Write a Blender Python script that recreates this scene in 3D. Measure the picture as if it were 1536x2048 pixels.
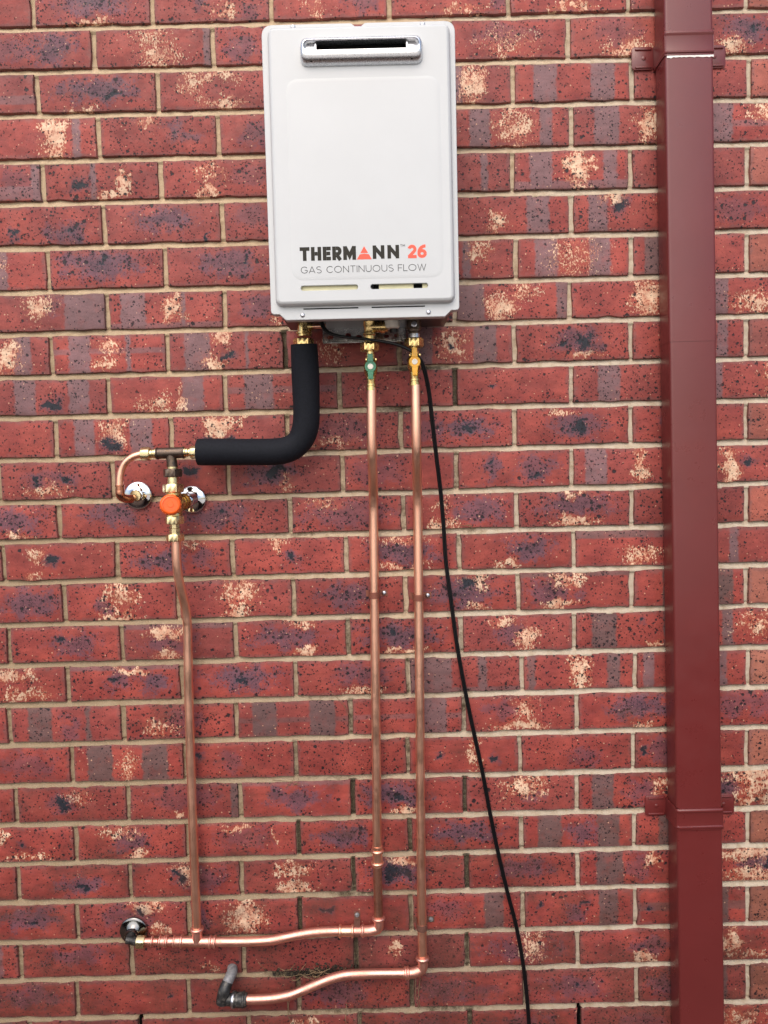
import bpy, bmesh, math, random
import numpy as np
from mathutils import Vector, Matrix, Quaternion
from mathutils.geometry import tessellate_polygon

for o in list(bpy.data.objects):
    bpy.data.objects.remove(o)
SC = bpy.context.scene
COL = SC.collection
random.seed(7)
RNG = np.random.default_rng(11)
R = math.radians

# ------------------------------------------------------------------ camera, sky, sun, exposure
cam_d = bpy.data.cameras.new('camera')
cam = bpy.data.objects.new('camera', cam_d)
COL.objects.link(cam)
cam_d.sensor_fit = 'VERTICAL'
cam_d.sensor_height = 36.0
cam_d.lens = 26.152
cam_d.clip_start = 0.02
cam_d.clip_end = 600
cam.matrix_world = Matrix(((0.999702749, 0.024380551, 0.000056834, 0.681306),
                           (-0.001236147, 0.053014934, -0.998592954, -1.548972),
                           (-0.024349260, 0.998296051, 0.053029313, 1.502256),
                           (0, 0, 0, 1)))
SC.camera = cam

SUN_EL, SUN_AZ = 48.0, 192.0                        # high, in front of the wall and a little to the left; azimuth clockwise from +Y
world = bpy.data.worlds.new("World")
SC.world = world
world.use_nodes = True
wn = world.node_tree
wn.nodes.clear()
w_out = wn.nodes.new('ShaderNodeOutputWorld')
w_bg = wn.nodes.new('ShaderNodeBackground')
w_sky = wn.nodes.new('ShaderNodeTexSky')
w_sky.sky_type = 'NISHITA'
w_sky.sun_disc = False
w_sky.sun_elevation = R(SUN_EL)
w_sky.sun_rotation = R(SUN_AZ)
w_sky.altitude = 50
w_sky.air_density = 1.0
w_sky.dust_density = 4.0
w_sky.ozone_density = 1.0
w_bg.inputs['Strength'].default_value = 0.15
wn.links.new(w_sky.outputs[0], w_bg.inputs[0])
wn.links.new(w_bg.outputs[0], w_out.inputs[0])

sun_d = bpy.data.lights.new('sun', 'SUN')
sun_d.energy = 1.0
sun_d.angle = R(95)                                  # bright veiled sky rather than a hard sun
sun_d.color = (1.0, 0.96, 0.90)
sun = bpy.data.objects.new('sun', sun_d)
COL.objects.link(sun)
sun.location = (0, -3, 6)
_to = Vector((math.sin(R(SUN_AZ)) * math.cos(R(SUN_EL)), math.cos(R(SUN_AZ)) * math.cos(R(SUN_EL)), math.sin(R(SUN_EL))))
sun.rotation_euler = _to.to_track_quat('Z', 'Y').to_euler()

SC.view_settings.view_transform = 'Standard'
SC.view_settings.look = 'None'
SC.view_settings.exposure = 0.60
SC.view_settings.gamma = 1.0
SC.view_settings.use_curve_mapping = False
SC.render.engine = 'CYCLES'
SC.cycles.max_bounces = 8
SC.cycles.diffuse_bounces = 4
SC.cycles.glossy_bounces = 4
SC.cycles.use_denoising = True

# ------------------------------------------------------------------ node helper
class G:
    def __init__(s, name, rough=0.5, metal=0.0):
        s.m = bpy.data.materials.new(name)
        s.m.use_nodes = True
        s.t = s.m.node_tree
        s.t.nodes.clear()
        s.out = s.t.nodes.new('ShaderNodeOutputMaterial')
        s.b = s.t.nodes.new('ShaderNodeBsdfPrincipled')
        s.t.links.new(s.b.outputs[0], s.out.inputs[0])
        s.b.inputs['Roughness'].default_value = rough
        s.b.inputs['Metallic'].default_value = metal

    def put(s, sock, v):
        if isinstance(v, bpy.types.NodeSocket):
            s.t.links.new(v, sock)
        elif v is not None:
            if sock.type == 'RGBA' and len(v) == 3:
                v = (*v, 1)
            sock.default_value = v

    def set(s, key, v):
        s.put(s.b.inputs[key], v)

    def M(s, op, a, b=None, c=None, clamp=False):
        n = s.t.nodes.new('ShaderNodeMath')
        n.operation = op
        n.use_clamp = clamp
        for i, v in enumerate((a, b, c)):
            if v is not None:
                s.put(n.inputs[i], v)
        return n.outputs[0]

    def mix(s, f, a, b, mode='MIX'):
        n = s.t.nodes.new('ShaderNodeMix')
        n.data_type = 'RGBA'
        n.blend_type = mode
        s.put(n.inputs[0], f)
        s.put(n.inputs[6], a)
        s.put(n.inputs[7], b)
        return n.outputs[2]

    def step(s, v, lo, hi, a=0.0, b=1.0):
        n = s.t.nodes.new('ShaderNodeMapRange')
        n.interpolation_type = 'SMOOTHSTEP'
        s.put(n.inputs[0], v)
        for i, q in enumerate((lo, hi, a, b)):
            s.put(n.inputs[i + 1], q)
        return n.outputs[0]

    def pos(s):
        return s.t.nodes.new('ShaderNodeNewGeometry').outputs['Position']

    def xyz(s, v):
        n = s.t.nodes.new('ShaderNodeSeparateXYZ')
        s.put(n.inputs[0], v)
        return n.outputs

    def vec(s, a, b, c):
        n = s.t.nodes.new('ShaderNodeCombineXYZ')
        for i, v in enumerate((a, b, c)):
            s.put(n.inputs[i], v)
        return n.outputs[0]

    def vmul(s, v, k):
        n = s.t.nodes.new('ShaderNodeVectorMath')
        n.operation = 'MULTIPLY'
        s.put(n.inputs[0], v)
        n.inputs[1].default_value = k
        return n.outputs[0]

    def noise(s, v, scale, detail=2.0, rough=0.5, dist=0.0):
        n = s.t.nodes.new('ShaderNodeTexNoise')
        s.put(n.inputs['Vector'], v)
        n.inputs['Scale'].default_value = scale
        n.inputs['Detail'].default_value = detail
        n.inputs['Roughness'].default_value = rough
        n.inputs['Distortion'].default_value = dist
        return n.outputs['Fac']

    def voro(s, v, scale, rnd=1.0):
        n = s.t.nodes.new('ShaderNodeTexVoronoi')
        s.put(n.inputs['Vector'], v)
        n.inputs['Scale'].default_value = scale
        n.inputs['Randomness'].default_value = rnd
        return n.outputs['Distance'], n.outputs['Color']

    def attr(s, name):
        n = s.t.nodes.new('ShaderNodeAttribute')
        n.attribute_name = name
        return n

    def bump(s, h, strength=0.3, dist=0.001):
        n = s.t.nodes.new('ShaderNodeBump')
        s.put(n.inputs['Height'], h)
        n.inputs['Strength'].default_value = strength
        n.inputs['Distance'].default_value = dist
        s.t.links.new(n.outputs[0], s.b.inputs['Normal'])


# ------------------------------------------------------------------ materials
def brick_material():
    g = G('fired_clay_brick')
    p = g.pos()
    uvn = g.attr('face_uv')
    u, v, rnd = g.xyz(uvn.outputs['Vector'])
    n_edge = g.noise(p, 70, 3, 0.6)
    n_big = g.noise(p, 14, 3, 0.55)
    n_mid = g.noise(p, 38, 4, 0.65)
    n_fine = g.noise(p, 230, 3, 0.62)
    n_dens = g.noise(g.vmul(p, (1, 1, 1.3)), 24, 3, 0.6)
    n_chalk = g.noise(g.vmul(p, (1.0, 1.0, 0.6)), 300, 3, 0.7)
    n_coarse = g.noise(g.vmul(p, (1.0, 1.0, 0.75)), 150, 4, 0.72)
    n_grain = g.noise(p, 620, 2, 0.6)
    tone = g.attr('tone')
    tv, tt, tg = g.xyz(tone.outputs['Vector'])            # value, tan share, grey share
    base = g.mix(g.step(n_big, 0.3, 0.72), (0.212, 0.036, 0.031), (0.318, 0.060, 0.045))
    base = g.mix(g.step(n_mid, 0.52, 0.80, 0, 0.5), base, (0.17, 0.045, 0.05))
    base = g.mix(tt, base, (0.30, 0.115, 0.075))
    base = g.mix(tg, base, (0.17, 0.062, 0.062))

    wu = g.M('MULTIPLY', g.M('SUBTRACT', g.noise(p, 26, 2, 0.5), 0.5), 0.30)
    wv = g.M('MULTIPLY', g.M('SUBTRACT', g.noise(g.vmul(p, (1, 1, -1)), 31, 2, 0.5), 0.5), 0.75)
    ua, va = g.M('ADD', u, wu), g.M('ADD', v, wv)

    def ell(name):
        a = g.attr(name)
        cu, cv, ru = g.xyz(a.outputs['Vector'])
        rv = a.outputs['Alpha']
        du = g.M('DIVIDE', g.M('SUBTRACT', ua, cu), g.M('MAXIMUM', ru, 0.0004))
        dv = g.M('DIVIDE', g.M('SUBTRACT', va, cv), g.M('MAXIMUM', rv, 0.0004))
        d = g.M('SQRT', g.M('ADD', g.M('MULTIPLY', du, du), g.M('MULTIPLY', dv, dv)))
        return g.M('SUBTRACT', 1.0, d)                    # 1 in the middle, 0 on the rim

    pw = g.xyz(g.attr('smoke_w').outputs['Vector'])
    cw = g.xyz(g.attr('salt_w').outputs['Vector'])
    kw = g.xyz(g.attr('clot_w').outputs['Vector'])
    # smoke blotches
    smk = 0.0
    for i in range(2):
        e = ell('smoke%d' % i)
        m = g.M('ADD', e, g.M('MULTIPLY', g.M('SUBTRACT', n_mid, 0.5), 2.1))
        m = g.M('ADD', m, g.M('MULTIPLY', g.M('SUBTRACT', n_fine, 0.5), 1.6))
        m = g.M('MULTIPLY', g.step(m, -0.1, 0.6), g.M('MULTIPLY', pw[i], 0.92))
        smk = g.M('MAXIMUM', smk, m)
        e_hot = g.step(g.M('ADD', e, g.M('MULTIPLY', g.M('SUBTRACT', n_fine, 0.5), 2.4)), 0.55, 1.3)
        base = g.mix(m, base, g.mix(e_hot, (0.125, 0.058, 0.078), (0.036, 0.027, 0.040)))
    # bands left by the stacking in the kiln
    st = g.attr('band')
    s0, s1, s2 = g.xyz(st.outputs['Vector'])
    s3 = st.outputs['Alpha']
    uj = g.M('ADD', u, g.M('MULTIPLY', g.M('SUBTRACT', n_edge, 0.5), 0.07))
    vj = g.M('ADD', v, g.M('MULTIPLY', g.M('SUBTRACT', n_edge, 0.5), 0.10))

    def band(x, a, b, w):
        return g.M('MULTIPLY', g.step(x, g.M('SUBTRACT', a, w), g.M('ADD', a, w)),
                   g.M('SUBTRACT', 1.0, g.step(x, g.M('SUBTRACT', b, w), g.M('ADD', b, w))))
    hb = g.attr('bed_band')
    h0, h1, hs = g.xyz(hb.outputs['Vector'])
    bm_ = g.M('MAXIMUM', g.M('MAXIMUM', band(uj, s0, s1, 0.012), band(uj, s2, s3, 0.012)),
              g.M('MULTIPLY', band(vj, h0, h1, 0.03), hs))
    bm_ = g.M('MULTIPLY', bm_, g.step(n_mid, 0.28, 0.52, 0.62, 0.95))
    bandc = g.mix(hb.outputs['Alpha'], (0.180, 0.098, 0.104), (0.095, 0.055, 0.047))
    bandc = g.mix(g.step(n_fine, 0.5, 0.75, 0, 0.45), bandc, (0.085, 0.062, 0.07))
    base = g.mix(bm_, base, bandc)
    # worn, greyish arrises
    eu = g.M('MINIMUM', u, g.M('SUBTRACT', 1.0, u))
    ev = g.M('MINIMUM', v, g.M('SUBTRACT', 1.0, v))
    ed = g.M('MINIMUM', g.M('MULTIPLY', eu, 3.0), ev)
    rim = g.M('SUBTRACT', 1.0, g.step(g.M('ADD', ed, g.M('MULTIPLY', g.M('SUBTRACT', n_edge, 0.5), 0.30)), 0.0, 0.12))
    base = g.mix(g.M('MULTIPLY', rim, 0.55), base, (0.155, 0.075, 0.070))
    # cream and orange salts
    cream = 0.0
    for i in range(3):
        e = ell('salt%d' % i)
        on = g.step(cw[i], 0.0, 0.05)
        val = g.M('ADD', g.M('MULTIPLY', g.M('SUBTRACT', g.M('MULTIPLY', g.M('ADD', g.M('MULTIPLY', n_chalk, g.M('SUBTRACT', 1.0, g.M('MULTIPLY', rnd, 0.8))), g.M('MULTIPLY', n_coarse, g.M('MULTIPLY', rnd, 0.8))), 1.7), 0.22), 1.0), g.M('MULTIPLY', g.M('SUBTRACT', n_mid, 0.5), 0.7))
        val = g.M('ADD', val, g.M('MULTIPLY', g.M('MAXIMUM', g.M('MINIMUM', e, 0.75), -0.8), g.M('MULTIPLY', cw[i], 0.37)))
        halo = g.M('MULTIPLY', g.step(val, 0.58, 0.86, 0, 0.85), on)
        base = g.mix(g.M('MULTIPLY', halo, g.step(e, -0.3, 0.5)), base, (0.36, 0.095, 0.045))
        hit = g.M('MULTIPLY', g.step(val, 0.775, 0.85), g.M('MULTIPLY', on, g.step(e, -0.7, 0.1)))
        cream = g.M('MAXIMUM', cream, hit)
    ccol = g.mix(g.step(n_mid, 0.35, 0.68), (0.54, 0.26, 0.165), (0.72, 0.53, 0.37))
    base = g.mix(g.M('MULTIPLY', cream, 0.92), base, ccol)
    # stray pale specks
    dsp, csp = g.voro(p, 125)
    cx = g.xyz(csp)
    sp = g.M('MULTIPLY', g.M('LESS_THAN', dsp, g.M('MULTIPLY', cx[0], 0.20)), g.M('GREATER_THAN', cx[1], 0.88))
    base = g.mix(g.M('MULTIPLY', sp, 0.85), base, (0.55, 0.31, 0.2))
    # ironstone clots
    clot = 0.0
    for i in range(2):
        e = ell('clot%d' % i)
        m = g.M('ADD', e, g.M('MULTIPLY', g.M('SUBTRACT', n_fine, 0.5), 2.2))
        m = g.M('ADD', m, g.M('MULTIPLY', g.M('SUBTRACT', n_mid, 0.5), 0.8))
        halo = g.M('MULTIPLY', g.step(m, -0.8, 0.3, 0, 0.6), kw[i])
        base = g.mix(halo, base, (0.085, 0.05, 0.07))
        clot = g.M('MAXIMUM', clot, g.M('MULTIPLY', g.step(m, 0.05, 0.4), kw[i]))
    base = g.mix(clot, base, (0.016, 0.018, 0.026))
    # open pits, large and small
    pits = 0.0
    wob = g.vec(g.M('MULTIPLY', n_fine, 0.010), g.M('MULTIPLY', n_fine, 0.006), g.M('MULTIPLY', n_chalk, 0.008))
    nadd = g.t.nodes.new('ShaderNodeVectorMath')
    g.put(nadd.inputs[0], p)
    g.put(nadd.inputs[1], wob)
    pv = nadd.outputs[0]
    for sc, keep, rad in ((66, 0.38, 0.36), (125, 0.44, 0.44), (230, 0.50, 0.46)):
        d, c = g.voro(pv, sc)
        cc = g.xyz(c)
        hit = g.M('MULTIPLY', g.M('SUBTRACT', 1.0, g.step(d, g.M('MULTIPLY', cc[0], rad * 0.72), g.M('MULTIPLY', cc[0], rad))),
                  g.M('GREATER_THAN', g.M('ADD', cc[1], g.M('ADD', g.M('MULTIPLY', g.M('SUBTRACT', rnd, 0.5), 0.30), g.M('ADD', g.M('MULTIPLY', smk, 0.42), g.M('MULTIPLY', g.M('SUBTRACT', n_dens, 0.52), 1.3)))), keep))
        pits = g.M('MAXIMUM', pits, hit)
    base = g.mix(g.M('MULTIPLY', pits, 0.96), base, (0.014, 0.010, 0.013))
    val = g.M('ADD', tv, g.M('ADD', g.M('MULTIPLY', g.M('SUBTRACT', n_grain, 0.5), 0.55),
                             g.M('MULTIPLY', g.M('SUBTRACT', n_fine, 0.5), 0.35)))
    base = g.mix(1.0, base, g.vec(val, val, val), 'MULTIPLY')
    # soil drifts, with the dimmer light low down painted into the colour
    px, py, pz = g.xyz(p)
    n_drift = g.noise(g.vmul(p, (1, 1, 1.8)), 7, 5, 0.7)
    soil = g.M('ADD', g.M('MULTIPLY', g.M('SUBTRACT', 0.95, pz), 0.65), g.M('MULTIPLY', g.M('SUBTRACT', n_drift, 0.5), 2.4))  # soil drifts plus the painted dimmer light low down
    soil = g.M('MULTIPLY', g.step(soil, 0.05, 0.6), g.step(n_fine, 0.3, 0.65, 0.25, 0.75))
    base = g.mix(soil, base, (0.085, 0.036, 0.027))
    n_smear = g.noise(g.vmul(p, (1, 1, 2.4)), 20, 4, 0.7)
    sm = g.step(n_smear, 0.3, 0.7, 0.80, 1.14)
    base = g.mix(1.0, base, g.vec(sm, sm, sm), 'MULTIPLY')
    g.set('Base Color', base)
    g.set('Roughness', g.step(n_mid, 0.3, 0.7, 0.46, 0.66))
    g.b.inputs['Specular IOR Level'].default_value = 0.32
    h = g.M('SUBTRACT', g.M('ADD', g.M('MULTIPLY', n_fine, 0.35), g.M('ADD', g.M('MULTIPLY', n_big, 1.1), g.M('MULTIPLY', cream, 0.25))),
            g.M('ADD', pits, g.M('MULTIPLY', clot, 0.5)))
    g.bump(h, 0.75, 0.0012)
    return g.m


def mortar_material():
    g = G('lime_mortar', 0.92)
    p = g.pos()
    x, y, z = g.xyz(p)
    n1 = g.noise(p, 5, 3, 0.6)
    n2 = g.noise(p, 60, 4, 0.7)
    n3 = g.noise(p, 420, 3, 0.7)
    # two mixes of sand: a warm one, and a greyer one in the courses low and to the right
    sel = g.M('ADD', g.M('MULTIPLY', g.M('SUBTRACT', n1, 0.5), 1.2),
              g.M('ADD', g.M('MULTIPLY', g.M('SUBTRACT', x, 0.62), 0.75), g.M('MULTIPLY', g.M('SUBTRACT', 1.5, z), 0.30)))
    c = g.mix(g.step(sel, -0.35, 0.55), (0.46, 0.345, 0.225), (0.46, 0.39, 0.305))
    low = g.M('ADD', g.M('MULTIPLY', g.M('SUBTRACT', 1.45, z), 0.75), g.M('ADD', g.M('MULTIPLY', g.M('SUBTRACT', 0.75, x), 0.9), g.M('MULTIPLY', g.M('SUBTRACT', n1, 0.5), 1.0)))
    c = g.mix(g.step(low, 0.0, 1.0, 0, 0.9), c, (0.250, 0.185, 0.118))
    c = g.mix(g.step(n2, 0.42, 0.72, 0, 0.5), c, (0.27, 0.18, 0.10))
    c = g.mix(g.step(n3, 0.5, 0.75, 0, 0.45), c, (0.50, 0.41, 0.29))
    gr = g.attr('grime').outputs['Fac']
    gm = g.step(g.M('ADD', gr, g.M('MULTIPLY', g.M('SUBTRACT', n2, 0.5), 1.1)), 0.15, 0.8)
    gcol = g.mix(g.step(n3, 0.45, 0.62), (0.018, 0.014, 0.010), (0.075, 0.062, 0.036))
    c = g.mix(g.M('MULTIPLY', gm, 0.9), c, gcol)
    g.set('Base Color', c)
    g.b.inputs['Specular IOR Level'].default_value = 0.2
    g.bump(g.M('ADD', g.M('MULTIPLY', n3, 0.6), n2), 0.8, 0.0016)
    return g.m


def plain(name, col, rough, metal=0.0, var=0.08, scale=60, bump=0.0, bdist=0.0005, rvar=0.0, spec=None, dirt=None, coat=0.0):
    g = G(name, rough, metal)
    p = g.pos()
    n = g.noise(p, scale, 4, 0.6)
    k = g.step(n, 0.25, 0.75, 1 - var, 1 + var)
    c = g.mix(1.0, col, g.vec(k, k, k), 'MULTIPLY')
    if dirt:
        n2 = g.noise(p, dirt[1], 5, 0.65)
        c = g.mix(g.step(n2, dirt[2], dirt[2] + 0.2, 0, dirt[3]), c, dirt[0])
    g.set('Base Color', c)
    if rvar:
        g.set('Roughness', g.step(g.noise(p, scale * 2.3, 4, 0.65), 0.3, 0.75, rough - rvar, rough + rvar))
    if spec is not None:
        g.b.inputs['Specular IOR Level'].default_value = spec
    if coat:
        g.b.inputs['Coat Weight'].default_value = coat
        g.b.inputs['Coat Roughness'].default_value = 0.08
    if bump:
        g.bump(g.noise(p, scale * 3, 3, 0.6), bump, bdist)
    return g.m


def copper_material(name, col, dark, rough, amount):
    g = G(name, rough, 1.0)
    p = g.pos()
    st = g.noise(g.vmul(p, (1.0, 1.0, 0.03)), 300, 3, 0.6)
    n = g.noise(p, 22, 5, 0.7)
    sm = g.noise(p, 130, 4, 0.7)
    c = g.mix(g.step(n, 0.42, 0.68, 0, amount), col, dark)
    c = g.mix(g.step(st, 0.50, 0.75, 0, 0.28), c, dark)
    c = g.mix(g.step(sm, 0.68, 0.80, 0, 0.35), c, (0.20, 0.085, 0.055))
    g.set('Base Color', c)
    g.set('Roughness', g.M('ADD', g.step(n, 0.3, 0.7, rough - 0.05, rough + 0.12), g.step(st, 0.4, 0.7, 0, 0.10)))
    g.bump(sm, 0.15, 0.0004)
    return g.m


MAT = dict(
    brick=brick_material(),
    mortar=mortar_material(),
    white=plain('cream_white_enamel', (0.475, 0.492, 0.50), 0.36, var=0.02, scale=9, bump=0.04, bdist=0.0006),
    steel=plain('brushed_stainless_steel', (0.66, 0.67, 0.69), 0.30, 1.0, 0.10, 300, rvar=0.06),
    chrome=plain('chrome_plate', (0.64, 0.65, 0.66), 0.09, 1.0, 0.04, 120, rvar=0.03),
    galv=plain('zinc_plated_steel', (0.55, 0.56, 0.60), 0.33, 1.0, 0.2, 300, rvar=0.08),
    dark=plain('dark_opening', (0.004, 0.004, 0.004), 1.0, spec=0.0),
    brass=plain('yellow_brass', (0.66, 0.49, 0.215), 0.27, 1.0, 0.12, 140, bump=0.1, rvar=0.09, dirt=((0.25, 0.15, 0.05), 60, 0.55, 0.5)),
    pale_brass=plain('pale_brass', (0.72, 0.62, 0.36), 0.30, 1.0, 0.10, 140, bump=0.1, rvar=0.08, dirt=((0.30, 0.22, 0.09), 70, 0.55, 0.5)),
    bronze=plain('dark_dezincified_bronze', (0.10, 0.075, 0.060), 0.38, 0.85, 0.3, 160, bump=0.2, rvar=0.1, dirt=((0.20, 0.13, 0.07), 90, 0.5, 0.6)),
    copper=copper_material('bright_copper', (0.955, 0.545, 0.385), (0.78, 0.385, 0.265), 0.33, 0.26),
    dull_copper=copper_material('tarnished_copper', (0.60, 0.30, 0.21), (0.28, 0.125, 0.085), 0.36, 0.85),
    orange=plain('orange_plastic', (0.86, 0.115, 0.012), 0.42, var=0.06, scale=50, bump=0.05),
    green=plain('green_enamel', (0.012, 0.185, 0.085), 0.28, var=0.10, scale=90, coat=0.3),
    yellow=plain('yellow_enamel', (0.80, 0.40, 0.012), 0.32, var=0.08, scale=90, coat=0.2),
    foam=plain('black_foam_lagging', (0.0075, 0.0085, 0.0125), 0.75, var=0.25, scale=240, bump=0.2, bdist=0.0004, spec=0.18),
    cord=plain('black_cable_sheath', (0.005, 0.005, 0.006), 0.32, var=0.1, scale=90, spec=0.28),
    maroon=plain('maroon_baked_paint', (0.125, 0.0195, 0.0190), 0.32, var=0.05, scale=10, bump=0.05, bdist=0.0015, rvar=0.05,
                 dirt=((0.15, 0.038, 0.035), 35, 0.62, 0.16)),
    bare=plain('chipped_pale_edge', (0.78, 0.74, 0.69), 0.5),
    lead=plain('weathered_grey_pipe', (0.20, 0.20, 0.205), 0.62, 0.2, 0.25, 120, bump=0.3, dirt=((0.36, 0.30, 0.24), 60, 0.52, 0.6)),
    black_fit=plain('blackened_fitting', (0.035, 0.035, 0.035), 0.45, 0.55, 0.4, 110, bump=0.35, rvar=0.1, dirt=((0.20, 0.185, 0.165), 70, 0.5, 0.6)),
    plate_steel=plain('dull_plate_steel', (0.42, 0.42, 0.42), 0.22, 1.0, 0.2, 90, rvar=0.1),
    dark_nickel=plain('dark_nickel_plate', (0.20, 0.195, 0.19), 0.14, 1.0, 0.1, 120, rvar=0.05),
    dark_copper=copper_material('heat_darkened_copper', (0.50, 0.22, 0.14), (0.20, 0.075, 0.05), 0.22, 0.7),
    clip_copper=plain('oxidised_copper_band', (0.21, 0.070, 0.045), 0.5, 0.3, 0.15, 160, rvar=0.08),
    satin_copper=copper_material('satin_pink_copper', (0.84, 0.435, 0.345), (0.56, 0.25, 0.185), 0.38, 0.35),
    dull_band=plain('dull_brown_band', (0.20, 0.095, 0.070), 0.55, 0.55, 0.2, 160),
    base_steel=plain('shaded_grey_steel', (0.085, 0.075, 0.070), 0.35, 0.6, 0.1, 60),
    ink=plain('dark_brown_ink', (0.020, 0.018, 0.013), 0.5, var=0.05, spec=0.2),
    grey_ink=plain('grey_ink', (0.035, 0.035, 0.036), 0.5, var=0.05, spec=0.2),
    red_ink=plain('red_ink', (0.72, 0.075, 0.035), 0.42, var=0.04),
    relief=plain('off_white_plastic', (0.84, 0.80, 0.70), 0.45, var=0.05),
    lining=plain('pale_yellow_lining', (0.66, 0.62, 0.38), 0.5, var=0.05),
    plastic_black=plain('black_plastic', (0.014, 0.014, 0.015), 0.4),
    straw=plain('dry_straw', (0.17, 0.115, 0.06), 0.8, var=0.35, scale=80),
    soil=plain('dark_humus', (0.030, 0.022, 0.014), 0.95, var=0.5, scale=200, bump=0.6, bdist=0.002),
)


def ground_material():
    g = G('reddish_garden_soil', 0.95)
    p = g.pos()
    n2 = g.noise(p, 14, 5, 0.7)
    g.set('Base Color', g.mix(g.step(n2, 0.35, 0.7), (0.080, 0.050, 0.036), (0.140, 0.092, 0.068)))
    g.bump(n2, 0.6, 0.01)
    return g.m


def bounce_yard_material():
    g = G('pale_bounce_concrete', 0.9)
    p = g.pos()
    n2 = g.noise(p, 9, 5, 0.7)
    g.set('Base Color', g.mix(g.step(n2, 0.3, 0.7), (0.52, 0.48, 0.42), (0.64, 0.60, 0.54)))
    g.bump(n2, 0.3, 0.004)
    return g.m


MAT['bounce_yard'] = bounce_yard_material()
MAT['shade_wall_board'] = plain('dark_shade_wall', (0.050, 0.034, 0.025), 0.85, var=0.3, scale=30, bump=0.4, bdist=0.004)
MAT['ground'] = ground_material()

# ------------------------------------------------------------------ object helpers
def link(o):
    COL.objects.link(o)
    return o


def tag(o, label=None, cat=None, group=None, kind=None):
    if label: o['label'] = label
    if cat: o['category'] = cat
    if group: o['group'] = group
    if kind: o['kind'] = kind
    return o


def thing(name, label, cat, loc, group=None):
    o = bpy.data.objects.new(name, None)
    o.empty_display_size = 0.02
    o.location = loc
    link(o)
    return tag(o, label, cat, group)


def root_of(o):
    while o.parent:
        o = o.parent
    return o


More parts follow.
